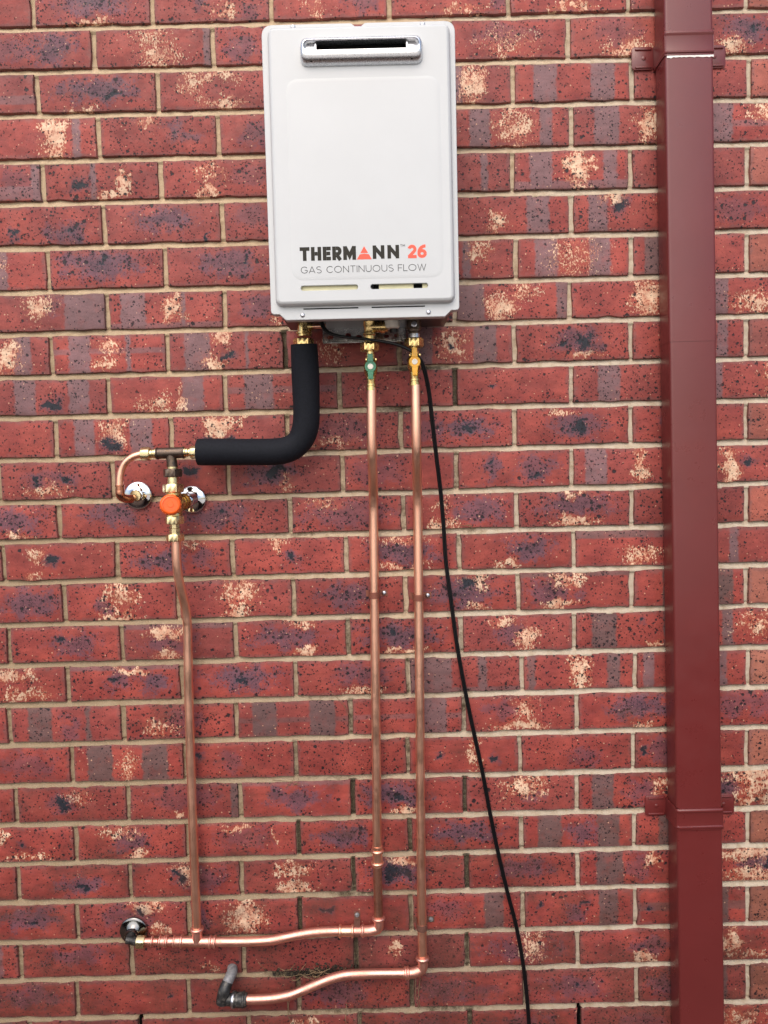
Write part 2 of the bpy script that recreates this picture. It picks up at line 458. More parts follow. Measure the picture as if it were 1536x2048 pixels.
class MB:
    """collects shapes given in world metres; build() links them as one mesh object"""
    def __init__(s):
        s.v, s.f = [], []

    def add(s, vs, fs):
        n = len(s.v)
        s.v += [tuple(v) for v in vs]
        s.f += [tuple(i + n for i in f) for f in fs]
        return s

    def build(s, name, mat, parent=None, smooth=38, loc=None, attrs=None):
        me = bpy.data.meshes.new(name)
        off = Vector(root_of(parent).location) if parent else Vector(loc or (0, 0, 0))
        me.from_pydata([tuple(Vector(v) - off) for v in s.v], [], s.f)
        me.materials.append(MAT[mat] if isinstance(mat, str) else mat)
        bm = bmesh.new()
        bm.from_mesh(me)
        bmesh.ops.recalc_face_normals(bm, faces=bm.faces)
        bm.to_mesh(me)
        bm.free()
        if smooth:
            me.shade_smooth()
            me.set_sharp_from_angle(angle=R(smooth))
        o = bpy.data.objects.new(name, me)
        if parent:
            o.parent = parent
        else:
            o.location = off
        return link(o)

    # ---- shapes
    def loft(s, loops, cap0=True, cap1=True):
        n = len(loops[0])
        vs = [p for l in loops for p in l]
        fs = []
        for k in range(len(loops) - 1):
            for i in range(n):
                j = (i + 1) % n
                fs.append((k * n + i, k * n + j, (k + 1) * n + j, (k + 1) * n + i))
        if cap0: fs.append(tuple(range(n - 1, -1, -1)))
        if cap1: fs.append(tuple((len(loops) - 1) * n + i for i in range(n)))
        return s.add(vs, fs)

    def lathe(s, o, axis, prof, n=28, twist=0.0, cap0=True, cap1=True):
        """prof: list of (t along axis, radius)"""
        o = Vector(o)
        a = Vector(axis).normalized()
        q = a.to_track_quat('Z', 'Y')
        loops = []
        for t, r in prof:
            loops.append([o + a * t + q @ Vector((r * math.cos(2 * math.pi * i / n + twist), r * math.sin(2 * math.pi * i / n + twist), 0))
                          for i in range(n)])
        return s.loft(loops, cap0, cap1)

    def hexnut(s, o, axis, t0, t1, r, twist=0.0, ch=0.0015):
        """hexagonal nut with chamfered rims, r = across-corners radius"""
        o = Vector(o)
        a = Vector(axis).normalized()
        fr = Vector((0, -1, 0)) - a * a.dot(Vector((0, -1, 0)))
        fr = fr.normalized() if fr.length > 0.2 else Vector((0, 0, 1))
        sd = a.cross(fr)
        twist = math.pi / 6 + (twist - 0.25) * 0.6
        n = 24
        loops = []
        for t, k in ((t0, 0.0), (t0 + ch, 1.0), (t1 - ch, 1.0), (t1, 0.0)):
            l = []
            for i in range(n):
                th = 2 * math.pi * i / n
                ph = (th % (math.pi / 3)) - math.pi / 6
                rh = r * math.cos(math.pi / 6) / math.cos(ph)
                rr = min(rh, r * 0.875) if k == 0.0 else min(rh, r * 0.985)
                l.append(o + a * t + fr * (rr * math.cos(th + twist)) + sd * (rr * math.sin(th + twist)))
            loops.append(l)
        return s.loft(loops)

    def tube(s, pts, r, n=16, sub=8, smooth=True, cap=True, flat=None):
        pts = [Vector(p) for p in pts]
        if smooth and len(pts) > 2:
            ext = [2 * pts[0] - pts[1]] + pts + [2 * pts[-1] - pts[-2]]
            out = []
            for i in range(1, len(ext) - 2):
                p0, p1, p2, p3 = ext[i - 1:i + 3]
                for k in range(sub):
                    t = k / sub
                    out.append(0.5 * ((2 * p1) + (p2 - p0) * t + (2 * p0 - 5 * p1 + 4 * p2 - p3) * t * t + (3 * p1 - p0 - 3 * p2 + p3) * t ** 3))
            out.append(pts[-1])
            pts = out
        m = len(pts)
        tang = [(pts[min(i + 1, m - 1)] - pts[max(i - 1, 0)]).normalized() for i in range(m)]
        up = tang[0].orthogonal().normalized()
        loops = []
        for i in range(m):
            up = (up - tang[i] * up.dot(tang[i])).normalized()
            bi = tang[i].cross(up)
            rr = r(i / (m - 1)) if callable(r) else r
            loops.append([pts[i] + (up * math.cos(2 * math.pi * k / n) + bi * math.sin(2 * math.pi * k / n)) * rr for k in range(n)])
        return s.loft(loops, cap, cap)

    def box(s, x0, x1, y0, y1, z0, z1, b=0.0):
        bm = bmesh.new()
        bmesh.ops.create_cube(bm, size=1)
        for v in bm.verts:
            v.co = Vector(((x0 + x1) / 2 + v.co.x * (x1 - x0), (y0 + y1) / 2 + v.co.y * (y1 - y0), (z0 + z1) / 2 + v.co.z * (z1 - z0)))
        if b:
            bmesh.ops.bevel(bm, geom=list(bm.edges), offset=b, segments=2, affect='EDGES', profile=0.5)
        bm.verts.index_update()
        s.add([v.co[:] for v in bm.verts], [[v.index for v in f.verts] for f in bm.faces])
        bm.free()
        return s

    def ring(s, o, axis, t, r, w=0.0016):
        """a rolled bead round a pipe"""
        prof = [(t + w * 1.6 * math.cos(a), r - w + w * 1.35 * math.sin(a) + w) for a in np.linspace(math.pi, 0, 9)]
        prof = [(prof[0][0], r * 0.8)] + prof + [(prof[-1][0], r * 0.8)]
        return s.lathe(o, axis, prof, 28)


def rrect(x0, x1, z0, z1, r, n=6):
    pts = []
    for cx, cz, a0 in ((x1 - r, z1 - r, 0), (x0 + r, z1 - r, 90), (x0 + r, z0 + r, 180), (x1 - r, z0 + r, 270)):
        for k in range(n + 1):
            a = R(a0 + 90 * k / n)
            pts.append((cx + r * math.cos(a), cz + r * math.sin(a)))
    return pts


def fillet(poly, n=5):
    """poly: list of (x, z, radius) -> rounded outline"""
    out = []
    m = len(poly)
    for i in range(m):
        p = Vector(poly[i][:2]); a = Vector(poly[i - 1][:2]); b = Vector(poly[(i + 1) % m][:2]); r = poly[i][2]
        da = (a - p).normalized(); db = (b - p).normalized()
        ang = da.angle(db)
        t = min(r / math.tan(ang / 2), 0.49 * (a - p).length, 0.49 * (b - p).length)
        pa, pb = p + da * t, p + db * t
        for k in range(n + 1):
            w = k / n
            q = pa * (1 - w) ** 2 + p * 2 * w * (1 - w) + pb * w * w
            out.append((q.x, q.y))
    return out


def inset(loop, d):
    """offset a closed (x, z) outline inwards (counter-clockwise loops)"""
    m = len(loop)
    area = sum(loop[i - 1][0] * loop[i][1] - loop[i][0] * loop[i - 1][1] for i in range(m))
    sg = 1 if area > 0 else -1
    out = []
    for i in range(m):
        a = Vector(loop[i - 1]); p = Vector(loop[i]); b = Vector(loop[(i + 1) % m])
        t = (b - a)
        if t.length < 1e-9:
            t = Vector((1, 0))
        t.normalize()
        nrm = Vector((-t.y, t.x)) * sg
        out.append((p.x + nrm.x * d, p.y + nrm.y * d))
    return out


def at_y(loop, y):
    return [(x, y, z) for x, z in loop]


def holed(mb, y, outer, holes):
    """flat face at depth y with openings"""
    loops = [outer] + holes
    flat = [p for l in loops for p in l]
    tris = tessellate_polygon([[Vector((x, z, 0)) for x, z in l] for l in loops])
    mb.add([(x, y, z) for x, z in flat], tris)

# ------------------------------------------------------------------ ground
gm = MB()
gm.add([(-150, -2.0, 0), (150, -2.0, 0), (150, 150, 0), (-150, 150, 0)], [(0, 1, 2, 3)])
tag(gm.build('ground', 'ground', smooth=0), kind='structure')
# unseen additions: dark wall dims the low bricks, raised pale slab brightens the copper
rw = bpy.data.objects.new('added_shade_wall', None)
link(rw); rw.location = (0.7, -2.0, 0)
tag(rw, kind='structure')
for k in range(3):
    MB().box(-9, 10, -2.05 + 0.003 * (k % 2), -1.95 + 0.003 * (k % 2), 0.002 + k * 0.270, 0.266 + k * 0.270, .006).build('shade_wall_board', 'shade_wall_board', rw, smooth=0)
gm = MB()
gm.add([(-150, -150, 0.800), (150, -150, 0.800), (150, -2.048, 0.800), (-150, -2.048, 0.800)], [(0, 1, 2, 3)])
tag(gm.build('added_bounce_yard', 'bounce_yard', smooth=0), kind='structure')

# ------------------------------------------------------------------ the brick wall
wall = thing('brick_wall', 'red brick house wall with smoky blotches, cream salts and sandy mortar joints', 'wall', (0.68, 0, 0))
# bed joint heights at x = 0.125 and x = 1.125 between one course and the next, top course first
BEDS = [(2.4124, 2.4138), (2.3274, 2.3255), (2.2411, 2.2398), (2.1516, 2.1521), (2.0664, 2.0647), (1.9779, 1.978), (1.8889, 1.8897), (1.8043, 1.8051), (1.7164, 1.7181), (1.6328, 1.633), (1.5461, 1.5463), (1.4584, 1.4602), (1.3761, 1.3754), (1.2898, 1.29), (1.2006, 1.2024), (1.1142, 1.1151), (1.0295, 1.0298), (0.9435, 0.9438), (0.8559, 0.8562), (0.77, 0.7687), (0.6852, 0.6868), (0.5998, 0.6023), (0.5114, 0.513), (0.4265, 0.4284), (0.3394, 0.3403)]
# perpend positions of each course, from left to right
PERPS = [[-0.2413, -0.0013, 0.2382, 0.4777, 0.7162, 0.9568, 1.1983, 1.4358, 1.676], [-0.1221, 0.1171, 0.3583, 0.5973, 0.8371, 1.0767, 1.3167, 1.5565, 1.7963], [-0.2386, -0.0001, 0.2438, 0.4823, 0.7226, 0.9634, 1.2043, 1.4421, 1.6839], [-0.1183, 0.1204, 0.3631, 0.6014, 0.8413, 1.0808, 1.3211, 1.561, 1.8009], [-0.2366, 0.0025, 0.2428, 0.4816, 0.721, 0.9597, 1.2, 1.4393, 1.6785], [-0.1146, 0.1228, 0.3649, 0.6018, 0.8406, 1.0789, 1.3182, 1.5569, 1.7957], [-0.2339, 0.0041, 0.2449, 0.4836, 0.7227, 0.9642, 1.2009, 1.4386, 1.6793], [-0.1137, 0.1222, 0.3638, 0.5992, 0.8368, 1.0739, 1.3121, 1.5497, 1.7874], [-0.2347, 0.003, 0.2432, 0.4844, 0.7209, 0.9585, 1.1987, 1.4378, 1.6766], [-0.1209, 0.1177, 0.3586, 0.5954, 0.8342, 1.0751, 1.3133, 1.5524, 1.7914], [-0.2334, 0.0041, 0.2436, 0.4852, 0.7206, 0.956, 1.1976, 1.4371, 1.6746], [-0.119, 0.1185, 0.3598, 0.5969, 0.834, 1.0742, 1.3124, 1.5509, 1.7895], [-0.2352, 0.0021, 0.2429, 0.4851, 0.7218, 0.9575, 1.1985, 1.4384, 1.677], [-0.1168, 0.1205, 0.3622, 0.5996, 0.836, 1.0766, 1.3148, 1.5534, 1.792], [-0.2314, 0.0055, 0.2447, 0.4871, 0.7221, 0.9592, 1.1973, 1.4376, 1.6753], [-0.1143, 0.1234, 0.3623, 0.599, 0.8369, 1.0757, 1.3132, 1.5511, 1.7891], [-0.2335, 0.0047, 0.2464, 0.4859, 0.7234, 0.964, 1.2036, 1.4421, 1.6821], [-0.1225, 0.1182, 0.3574, 0.5997, 0.84, 1.0792, 1.3203, 1.5607, 1.8012], [-0.2339, 0.0051, 0.2461, 0.4807, 0.7195, 0.9573, 1.1982, 1.4392, 1.6756], [-0.1172, 0.1214, 0.3609, 0.6004, 0.8389, 1.0774, 1.3168, 1.5558, 1.7948], [-0.2349, 0.0056, 0.2448, 0.4818, 0.7199, 0.9579, 1.1992, 1.4426, 1.6782], [-0.1216, 0.1194, 0.3571, 0.597, 0.84, 1.0777, 1.3181, 1.558, 1.798], [-0.2403, 0.0008, 0.2403, 0.4798, 0.7181, 0.9587, 1.2002, 1.4418, 1.6802], [-0.1254, 0.1142, 0.3554, 0.5977, 0.8368, 1.0759, 1.3174, 1.5579, 1.7984], [-0.251, -0.0071, 0.2337, 0.4713, 0.7164, 0.9605, 1.2024, 1.4432, 1.6854], [-0.1127, 0.1267, 0.3615, 0.6016, 0.8407, 1.0776, 1.3159, 1.554, 1.7921]]
PERP_W, BED_H = 0.0092, 0.0108

FT = {}
def F(row, txt):
    for part in txt.strip().split('|'):
        i, fs = part.split(':')
        FT[(row, int(i))] = [(q.split()[0], [float(a) for a in q.split()[1:]]) for q in fs.split(';') if q.strip()]

F(0, '0: K .55 .4 .03 |1: P .5 .4 .34 .5 1; C .47 .95 .24 .14 .9|2: C .6 .75 .13 .3 1; P .42 .5 .08 .3 .8; P .85 .8 .12 .3 .6|3: C .38 .8 .12 .3 .5; P .8 .6 .2 .4 .7|4: C .6 .85 .25 .22 .7; P .92 .7 .1 .3 .7|5: C .55 .85 .3 .22 .9|6: V .95|7: T .45 1.05')
F(1, '0: P .66 .5 .26 .5 1; P .3 .5 .2 .4 .6|1: C .55 .75 .22 .42 .9; C .5 .25 .2 .28 .6; S .94 1.02|2: P .25 .55 .2 .35 .7|4: P .45 .4 .3 .35 .6; C .5 .6 .28 .4 .4|5: C .5 .82 .25 .26 .9; P .4 .4 .25 .4 .4; T .12|6: P .5 .4 .25 .4 .9; C .36 .85 .2 .28 1; K .55 .4 .04')
F(2, '0: H .55 .78 .7; G .2|1: P .5 .45 .42 .36 1; K .62 .55 .03; C .35 .95 .15 .13 .7|2: C .3 .3 .12 .5 .7; C .55 .85 .25 .2 .9; C .5 .15 .25 .2 .8|4: C .66 .5 .13 .75 1; S .5 .58|5: S .16 .36; S .66 .87; B .05|6: G .1|7: T .4 1.1')
F(3, '0: C .64 .45 .17 .7 1.2; C .62 .9 .15 .2 1.2; S .79 .86|1: C .4 .15 .12 .32 1; P .65 .35 .12 .32 .9; P .8 .55 .1 .2 .8|2: P .35 .5 .2 .4 .7|4: S .12 .3; S .74 .85; C .52 .5 .22 .65 .85|5: S .18 .4; C .63 .5 .1 .6 1.1; C .76 .5 .12 .6 1|6: S .14 .36; C .72 .25 .25 .38 .8; H .45 .62 .6')
F(4, '0: S .92 1.1; H .6 .95 .8; P .8 .5 .2 .5 .5; B .0|1: S .4 .45; K .3 .6 .07; C .68 .6 .1 .55 1; C .55 .92 .17 .18 .9|2: C .4 .85 .13 .25 1; C .42 .3 .15 .4 .6; P .8 .45 .2 .35 .5|4: S .74 .8; V .95|5: S .13 .33; S .78 .9; H .78 1.1 .8; C .58 .45 .14 .6 1.2; C .48 .4 .1 .4 .8|6: V .85; G .2|7: T .5 1.05')
F(5, '0: P .7 .7 .26 .36 .9; K .76 .72 .04; K .2 .7 .04|1: P .5 .42 .32 .40 1; K .88 .85 .02|2: P .25 .4 .2 .3 .6|4: C .36 .75 .13 .4 .9; S .62 .82|5: S .13 .3; K .42 .28 .07; C .33 .12 .15 .2 .9; S .9 1.1|6: P .4 .5 .3 .4 .5')
F(6, '0: S .5 .66; C .55 .3 .1 .3 .5; K .52 .5 .03|1: P .45 .4 .44 .45 1; K .5 .3 .03|2: P .55 .45 .35 .4 .9; K .7 .35 .04|4: C .68 .3 .15 .4 .6; S .55 .62|5: S .15 .36; S .64 .83; C .5 .5 .25 .6 .35|6: S .1 .6; B .5|7: T .5 1.1')
F(7, '0: C .4 .3 .17 .4 1; S .64 1.1; P .5 .3 .12 .4 .7|1: S .1 .32; S .63 .67; H .85 1.1 .7; C .57 .4 .12 .5 1|2: P .3 .5 .2 .45 .8; C .46 .9 .08 .15 .6|4: S -.1 .25; S .9 1.1; C .4 .7 .17 .5 1.1; C .6 .3 .15 .35 .7; B .3|5: C .66 .5 .17 .75 1.15; S .84 1.1; B .4|6: S .14 .36; C .6 .7 .3 .4 .8')
F(8, '0: C .63 .5 .15 .7 1; S .68 .84|1: S .14 .33; S .65 .69; H .36 .5 .7; C .5 .25 .15 .28 .9; C .48 .8 .14 .25 .7|2: S .13 .36; S .67 .7; C .45 .12 .13 .25 1; C .42 .8 .17 .35 .9; K .53 .7 .04|3: C .4 .5 .15 .4 .4; V .9|4: S .0 .28; S .65 .86; C .45 .5 .2 .6 .6; K .44 .6 .03; B .3|5: K .62 .5 .10; K .42 .4 .04; C .6 .88 .18 .2 .7; P .55 .5 .28 .4 .6|6: S .26 .4; S .75 .85|7: T .3 .95; G .3')
F(9, '0: S .17 .36; S .66 .84; K .5 .72 .06|1: C .4 .8 .16 .3 .9; C .62 .6 .05 .5 .9; S .64 .83|2: S .16 .42; H .36 .54 .6|3: V .92|4: V 1.03; K .33 .5 .03|5: S .22 .42; G .15|6: S .12 .3; C .8 .5 .2 .6 .4')
F(10, '0: V 1.0|1: S .15 .33; S .65 .85; C .52 .4 .13 .55 .9; K .47 .75 .07|2: C .4 .3 .17 .5 1.2; K .3 .65 .04; K .52 .7 .03; C .62 .12 .05 .25 .8|3: P .5 .5 .4 .5 .5; C .35 .8 .3 .2 .5|4: P .6 .5 .3 .3 1; K .62 .5 .06; P .2 .5 .2 .4 .6|5: K .55 .55 .08; P .55 .5 .28 .42 .8; C .4 .12 .16 .18 .8|6: P .3 .4 .14 .3 .7|7: T .45 1.05')
F(11, '0: K .32 .45 .055; K .6 .45 .06; C .42 .8 .22 .28 .8; P .45 .45 .3 .32 .5|1: K .7 .35 .06; V 1.0|2: P .35 .45 .3 .4 .9; K .42 .4 .05; C .5 .75 .08 .25 .6|3: P .3 .5 .3 .5 .5|4: K .3 .3 .03; K .7 .65 .05; P .3 .5 .09 .5 .9; P .7 .55 .2 .45 .8|5: S .1 .3; C .6 .5 .08 .65 .9|6: C .37 .5 .11 .7 1.1; K .55 .5 .05; G .1')
F(12, '0: P .6 .5 .32 .5 .9; C .65 .9 .2 .15 .5|1: P .5 .3 .35 .4 .9|2: P .35 .5 .35 .5 .9; K .4 .4 .04|3: P .5 .5 .5 .5 .7; C .3 .2 .2 .2 .4|4: C .33 .3 .12 .25 .9; C .35 .85 .2 .2 .9; P .7 .5 .3 .45 .9|5: P .5 .4 .42 .4 .9; C .5 .9 .25 .2 1; C .5 .08 .2 .12 .7|6: V .95|7: T .45 1')
F(13, '0: C .3 .35 .1 .28 .7; K .42 .5 .05; C .25 .9 .1 .14 .8|1: P .4 .55 .32 .36 1; P .75 .5 .15 .3 .7; C .65 .08 .2 .15 .7|2: C .37 .15 .12 .22 .9; K .55 .5 .05; P .55 .55 .12 .3 .6|3: C .5 .1 .3 .2 .6; C .5 .9 .32 .15 .7; P .5 .5 .4 .38 1; K .65 .6 .04|4: P .62 .45 .22 .42 1; K .55 .5 .03; C .42 .92 .15 .15 1|5: H 0 .22 .9; S .85 1.1; C .6 .72 .2 .35 .8; B .6|6: S .36 .44; C .2 .8 .06 .2 .6')
F(14, '0: P .7 .5 .32 .5 .9|1: C .45 .9 .25 .2 1.2; C .5 .35 .2 .5 .8; P .32 .7 .13 .25 .8|2: C .5 .88 .22 .2 1.2; C .55 .35 .24 .5 .8|3: P .5 .5 .3 .45 .9; V .95|4: C .62 .2 .15 .25 1; C .63 .9 .15 .16 1; K .55 .3 .06; P .5 .5 .36 .5 1|5: H 0 .12 .8; C .35 .88 .2 .22 1.2; C .42 .22 .25 .25 .9; P .3 .5 .3 .5 .8; B .7|6: S .26 .6; S .7 .9; B .8|7: T .75 1.1')
F(15, '0: K .45 .3 .05; P .6 .5 .25 .42 .8|1: H -.1 .14 .7; C .38 .25 .2 .22 1.2; C .4 .88 .18 .18 1; P .42 .55 .28 .35 .7|2: P .45 .45 .4 .38 .9; C .63 .9 .13 .14 1.1; C .6 .05 .2 .12 .7|3: P .45 .5 .4 .45 1; C .5 .92 .36 .13 .9; K .4 .4 .05|4: C .6 .6 .13 .5 1.15; C .38 .15 .15 .15 .9; P .48 .5 .22 .4 .8|5: S .14 .37; S .8 1.1; C .72 .88 .1 .16 .9; K .6 .3 .03; B .6|6: S .3 .4; C .65 .4 .25 .5 .6; B .4')
F(16, '0: C .5 .2 .28 .22 1; C .6 .78 .3 .25 .7|1: H -.1 .13 .7; C .6 .2 .2 .15 .9; K .4 .42 .04; P .75 .5 .16 .42 1; P .45 .45 .16 .3 .8|2: P .55 .45 .38 .4 1; K .52 .5 .05|3: C .6 .9 .22 .17 1; P .6 .45 .3 .42 .8|4: S -.1 .38; S .62 .7; H .86 1.1 .8; B .35|5: S .03 .1; S .76 .88; C .5 .5 .14 .8 .9; B .5|6: S .05 .15; S .72 .82|7: T .9 1.1')
F(17, '0: S .15 .37; S .68 .72; P .55 .6 .12 .4 .6; B .7|1: C .35 .65 .2 .35 .5; P .5 .5 .22 .42 .6|2: S .13 .35; S .65 .88; H .46 .6 .6; B .6|3: H .44 .58 .6; S .62 .86; B .2|4: C .5 .88 .3 .2 1.1; C .55 .35 .13 .5 .8; P .3 .4 .2 .3 .6|5: P .55 .4 .34 .4 1; C .57 .88 .12 .18 .9|6: P .5 .4 .4 .4 .6')
F(18, '0: P .6 .5 .3 .4 .5; G .0|1: S .13 .36; S .63 .86; C .5 .6 .1 .5 .7; B .7|2: K .1 .35 .04; P .4 .5 .15 .4 .5|3: V 1.02; G 0|4: C .6 .5 .08 .6 .8; K .3 .55 .04; K .8 .6 .04|5: P .6 .65 .15 .3 .6; G 0|6: K .08 .5 .03; P .3 .5 .22 .5 .7; B .5|7: T .8 1')
F(19, '0: K .42 .5 .09; C .58 .3 .18 .25 .5; C .46 .75 .03 .1 1|1: C .45 .92 .06 .1 1.2; P .5 .4 .4 .4 .5; S .93 1.1; B .6|2: P .5 .45 .34 .4 .9; H -.1 .1 .5|3: P .35 .45 .36 .42 1; K .42 .5 .06; C .45 .9 .12 .14 1|4: C .55 .35 .28 .5 .8; P .6 .55 .18 .3 .9|5: S .12 .32; P .6 .5 .18 .42 .7; C .74 .4 .1 .4 .6; B .6|6: C .6 .15 .4 .3 1; C .65 .85 .4 .2 1; P .3 .5 .16 .45 1; C .6 .5 .25 .4 .7')
F(20, '0: C .3 .15 .15 .25 1; K .54 .5 .04; C .6 .85 .3 .15 .5|1: C .57 .85 .14 .2 1; P .5 .5 .22 .42 .9; C .4 .25 .25 .25 .5|2: C .45 .12 .2 .15 1; P .5 .45 .3 .4 .5; C .8 .5 .03 .4 .5|3: P .42 .5 .3 .38 1|4: P .5 .45 .4 .34 1|5: S .13 .35; S .68 .88; P .55 .5 .18 .42 .9; B .75|6: S .2 .6; B .8|7: T .85 .95')
F(21, '0: P .55 .62 .3 .3 .9; K .58 .65 .04|1: C .5 .3 .13 .4 1; K .43 .38 .05; P .62 .5 .28 .48 .7|2: C .5 .87 .2 .22 1.2; C .48 .3 .22 .4 .8|3: K .33 .4 .10; K .45 .45 .07; C .45 .1 .2 .16 1; P .4 .4 .32 .4 1|4: P .5 .45 .32 .35 .8|5: S .15 .4; S .85 1.1; C .67 .3 .1 .3 .9; P .55 .4 .14 .4 .6; B .7|6: C .6 .15 .45 .3 1.1; C .6 .8 .45 .35 1; P .6 .5 .3 .3 1; K .7 .45 .06')
F(22, '0: P .6 .4 .32 .4 .9; K .65 .42 .05|1: C .62 .15 .2 .2 1; C .75 .75 .1 .22 .8; K .58 .22 .04; P .5 .4 .3 .4 .6|2: C .5 .5 .24 .7 1.1; P .08 .5 .14 .5 .9|3: K .25 .4 .04; G .05|4: S .66 .84; P .3 .4 .3 .3 .5; B .7|5: K .15 .4 .03; K .56 .4 .04; S .68 .86; P .45 .65 .14 .3 .8; B .7|6: H .38 .62 .7; K .08 .5 .03; S .75 .84; B .8|7: T .9 .85')
F(23, '0: P .5 .4 .36 .3 .7|1: C .7 .85 .15 .15 .5; G 0|2: V .9; G .1|3: C .35 .35 .05 .35 .8; G .35|4: C .6 .4 .17 .55 .9; P .5 .5 .4 .45 .8|5: C .6 .84 .13 .25 1.1; P .65 .5 .2 .32 .7; K .6 .5 .03|6: C .36 .5 .12 .6 1.1; C .55 .82 .2 .2 .8; S .15 .24; S .72 1.1; B .6')
F(24, '0: P .6 .4 .36 .32 .7|1: G 0; K .86 .5 .03|2: V .85; G .1|3: P .35 .5 .35 .5 .8; V .9|4: P .25 .5 .3 .5 .7; P .6 .6 .2 .3 .5|5: P .45 .5 .32 .4 .7; K .46 .5 .03|6: P .25 .5 .2 .5 .8; S .72 .82; B .6|7: T .8 .85')
F(25, '0: V .95|1: V .95|2: C .5 .3 .2 .3 .8|3: P .5 .5 .4 .4 .6|4: P .5 .5 .4 .4 .6|5: P .6 .5 .3 .4 .6|6: C .5 .4 .2 .5 .6')


def bed_z(j, x):
    a, b = BEDS[j]
    return a + (b - a) * (x - 0.125)

def features(fs, rnd):
    d = {'smoke0': (0, 0, 0, 0), 'smoke1': (0, 0, 0, 0), 'salt0': (0, 0, 0, 0), 'salt1': (0, 0, 0, 0), 'salt2': (0, 0, 0, 0),
         'clot0': (0, 0, 0, 0), 'clot1': (0, 0, 0, 0), 'band': [9, 9.1, 9, 9.1], 'bed_band': [9, 9.1, 0, 0],
         'smoke_w': [0, 0, 0, 1], 'salt_w': [0, 0, 0, 1], 'clot_w': [0, 0, 0, 1]}
    tone = [1.0 + rnd.uniform(-0.12, 0.12), 0.0, max(0, rnd.uniform(-0.25, 0.22)), 1]
    n = dict(P=0, C=0, K=0, S=0)
    for k, a in fs:
        if k == 'P' and n['P'] < 2:
            d['smoke%d' % n['P']] = a[:4]; d['smoke_w'][n['P']] = a[4] if len(a) > 4 else 0.9; n['P'] += 1
        elif k == 'C' and n['C'] < 3:
            d['salt%d' % n['C']] = a[:4]; d['salt_w'][n['C']] = a[4] if len(a) > 4 else 0.8; n['C'] += 1
        elif k == 'K' and n['K'] < 2:
            r = a[2] if len(a) > 2 else 0.05
            d['clot%d' % n['K']] = (a[0], a[1], r, r * 2.6); d['clot_w'][n['K']] = 1.0; n['K'] += 1
        elif k == 'S' and n['S'] < 2:
            d['band'][2 * n['S']:2 * n['S'] + 2] = a[:2]; n['S'] += 1
        elif k == 'H':
            d['bed_band'][0:3] = [a[0], a[1], a[2] if len(a) > 2 else 0.8]
        elif k == 'B':
            d['bed_band'][3] = a[0]
        elif k == 'T':
            tone[1] = a[0]
            if len(a) > 1: tone[0] *= a[1]
        elif k == 'V':
            tone[0] *= a[0]
        elif k == 'G':
            tone[2] = a[0]
    d['tone'] = tone
    return d

def random_features(rnd):
    fs = []
    q = rnd.random()
    if q < 0.55: fs.append(('P', [rnd.uniform(.3, .7), rnd.uniform(.35, .65), rnd.uniform(.2, .4), rnd.uniform(.3, .5), rnd.uniform(.5, 1)]))
    elif q < 0.8: fs += [('S', [.14, .35]), ('S', [.65, .86])]
    if rnd.random() < .5: fs.append(('C', [rnd.uniform(.3, .7), rnd.choice((.2, .5, .85)), rnd.uniform(.12, .25), rnd.uniform(.2, .5), rnd.uniform(.5, 1)]))
    if rnd.random() < .3: fs.append(('K', [rnd.uniform(.2, .8), rnd.uniform(.3, .7), .06]))
    return fs

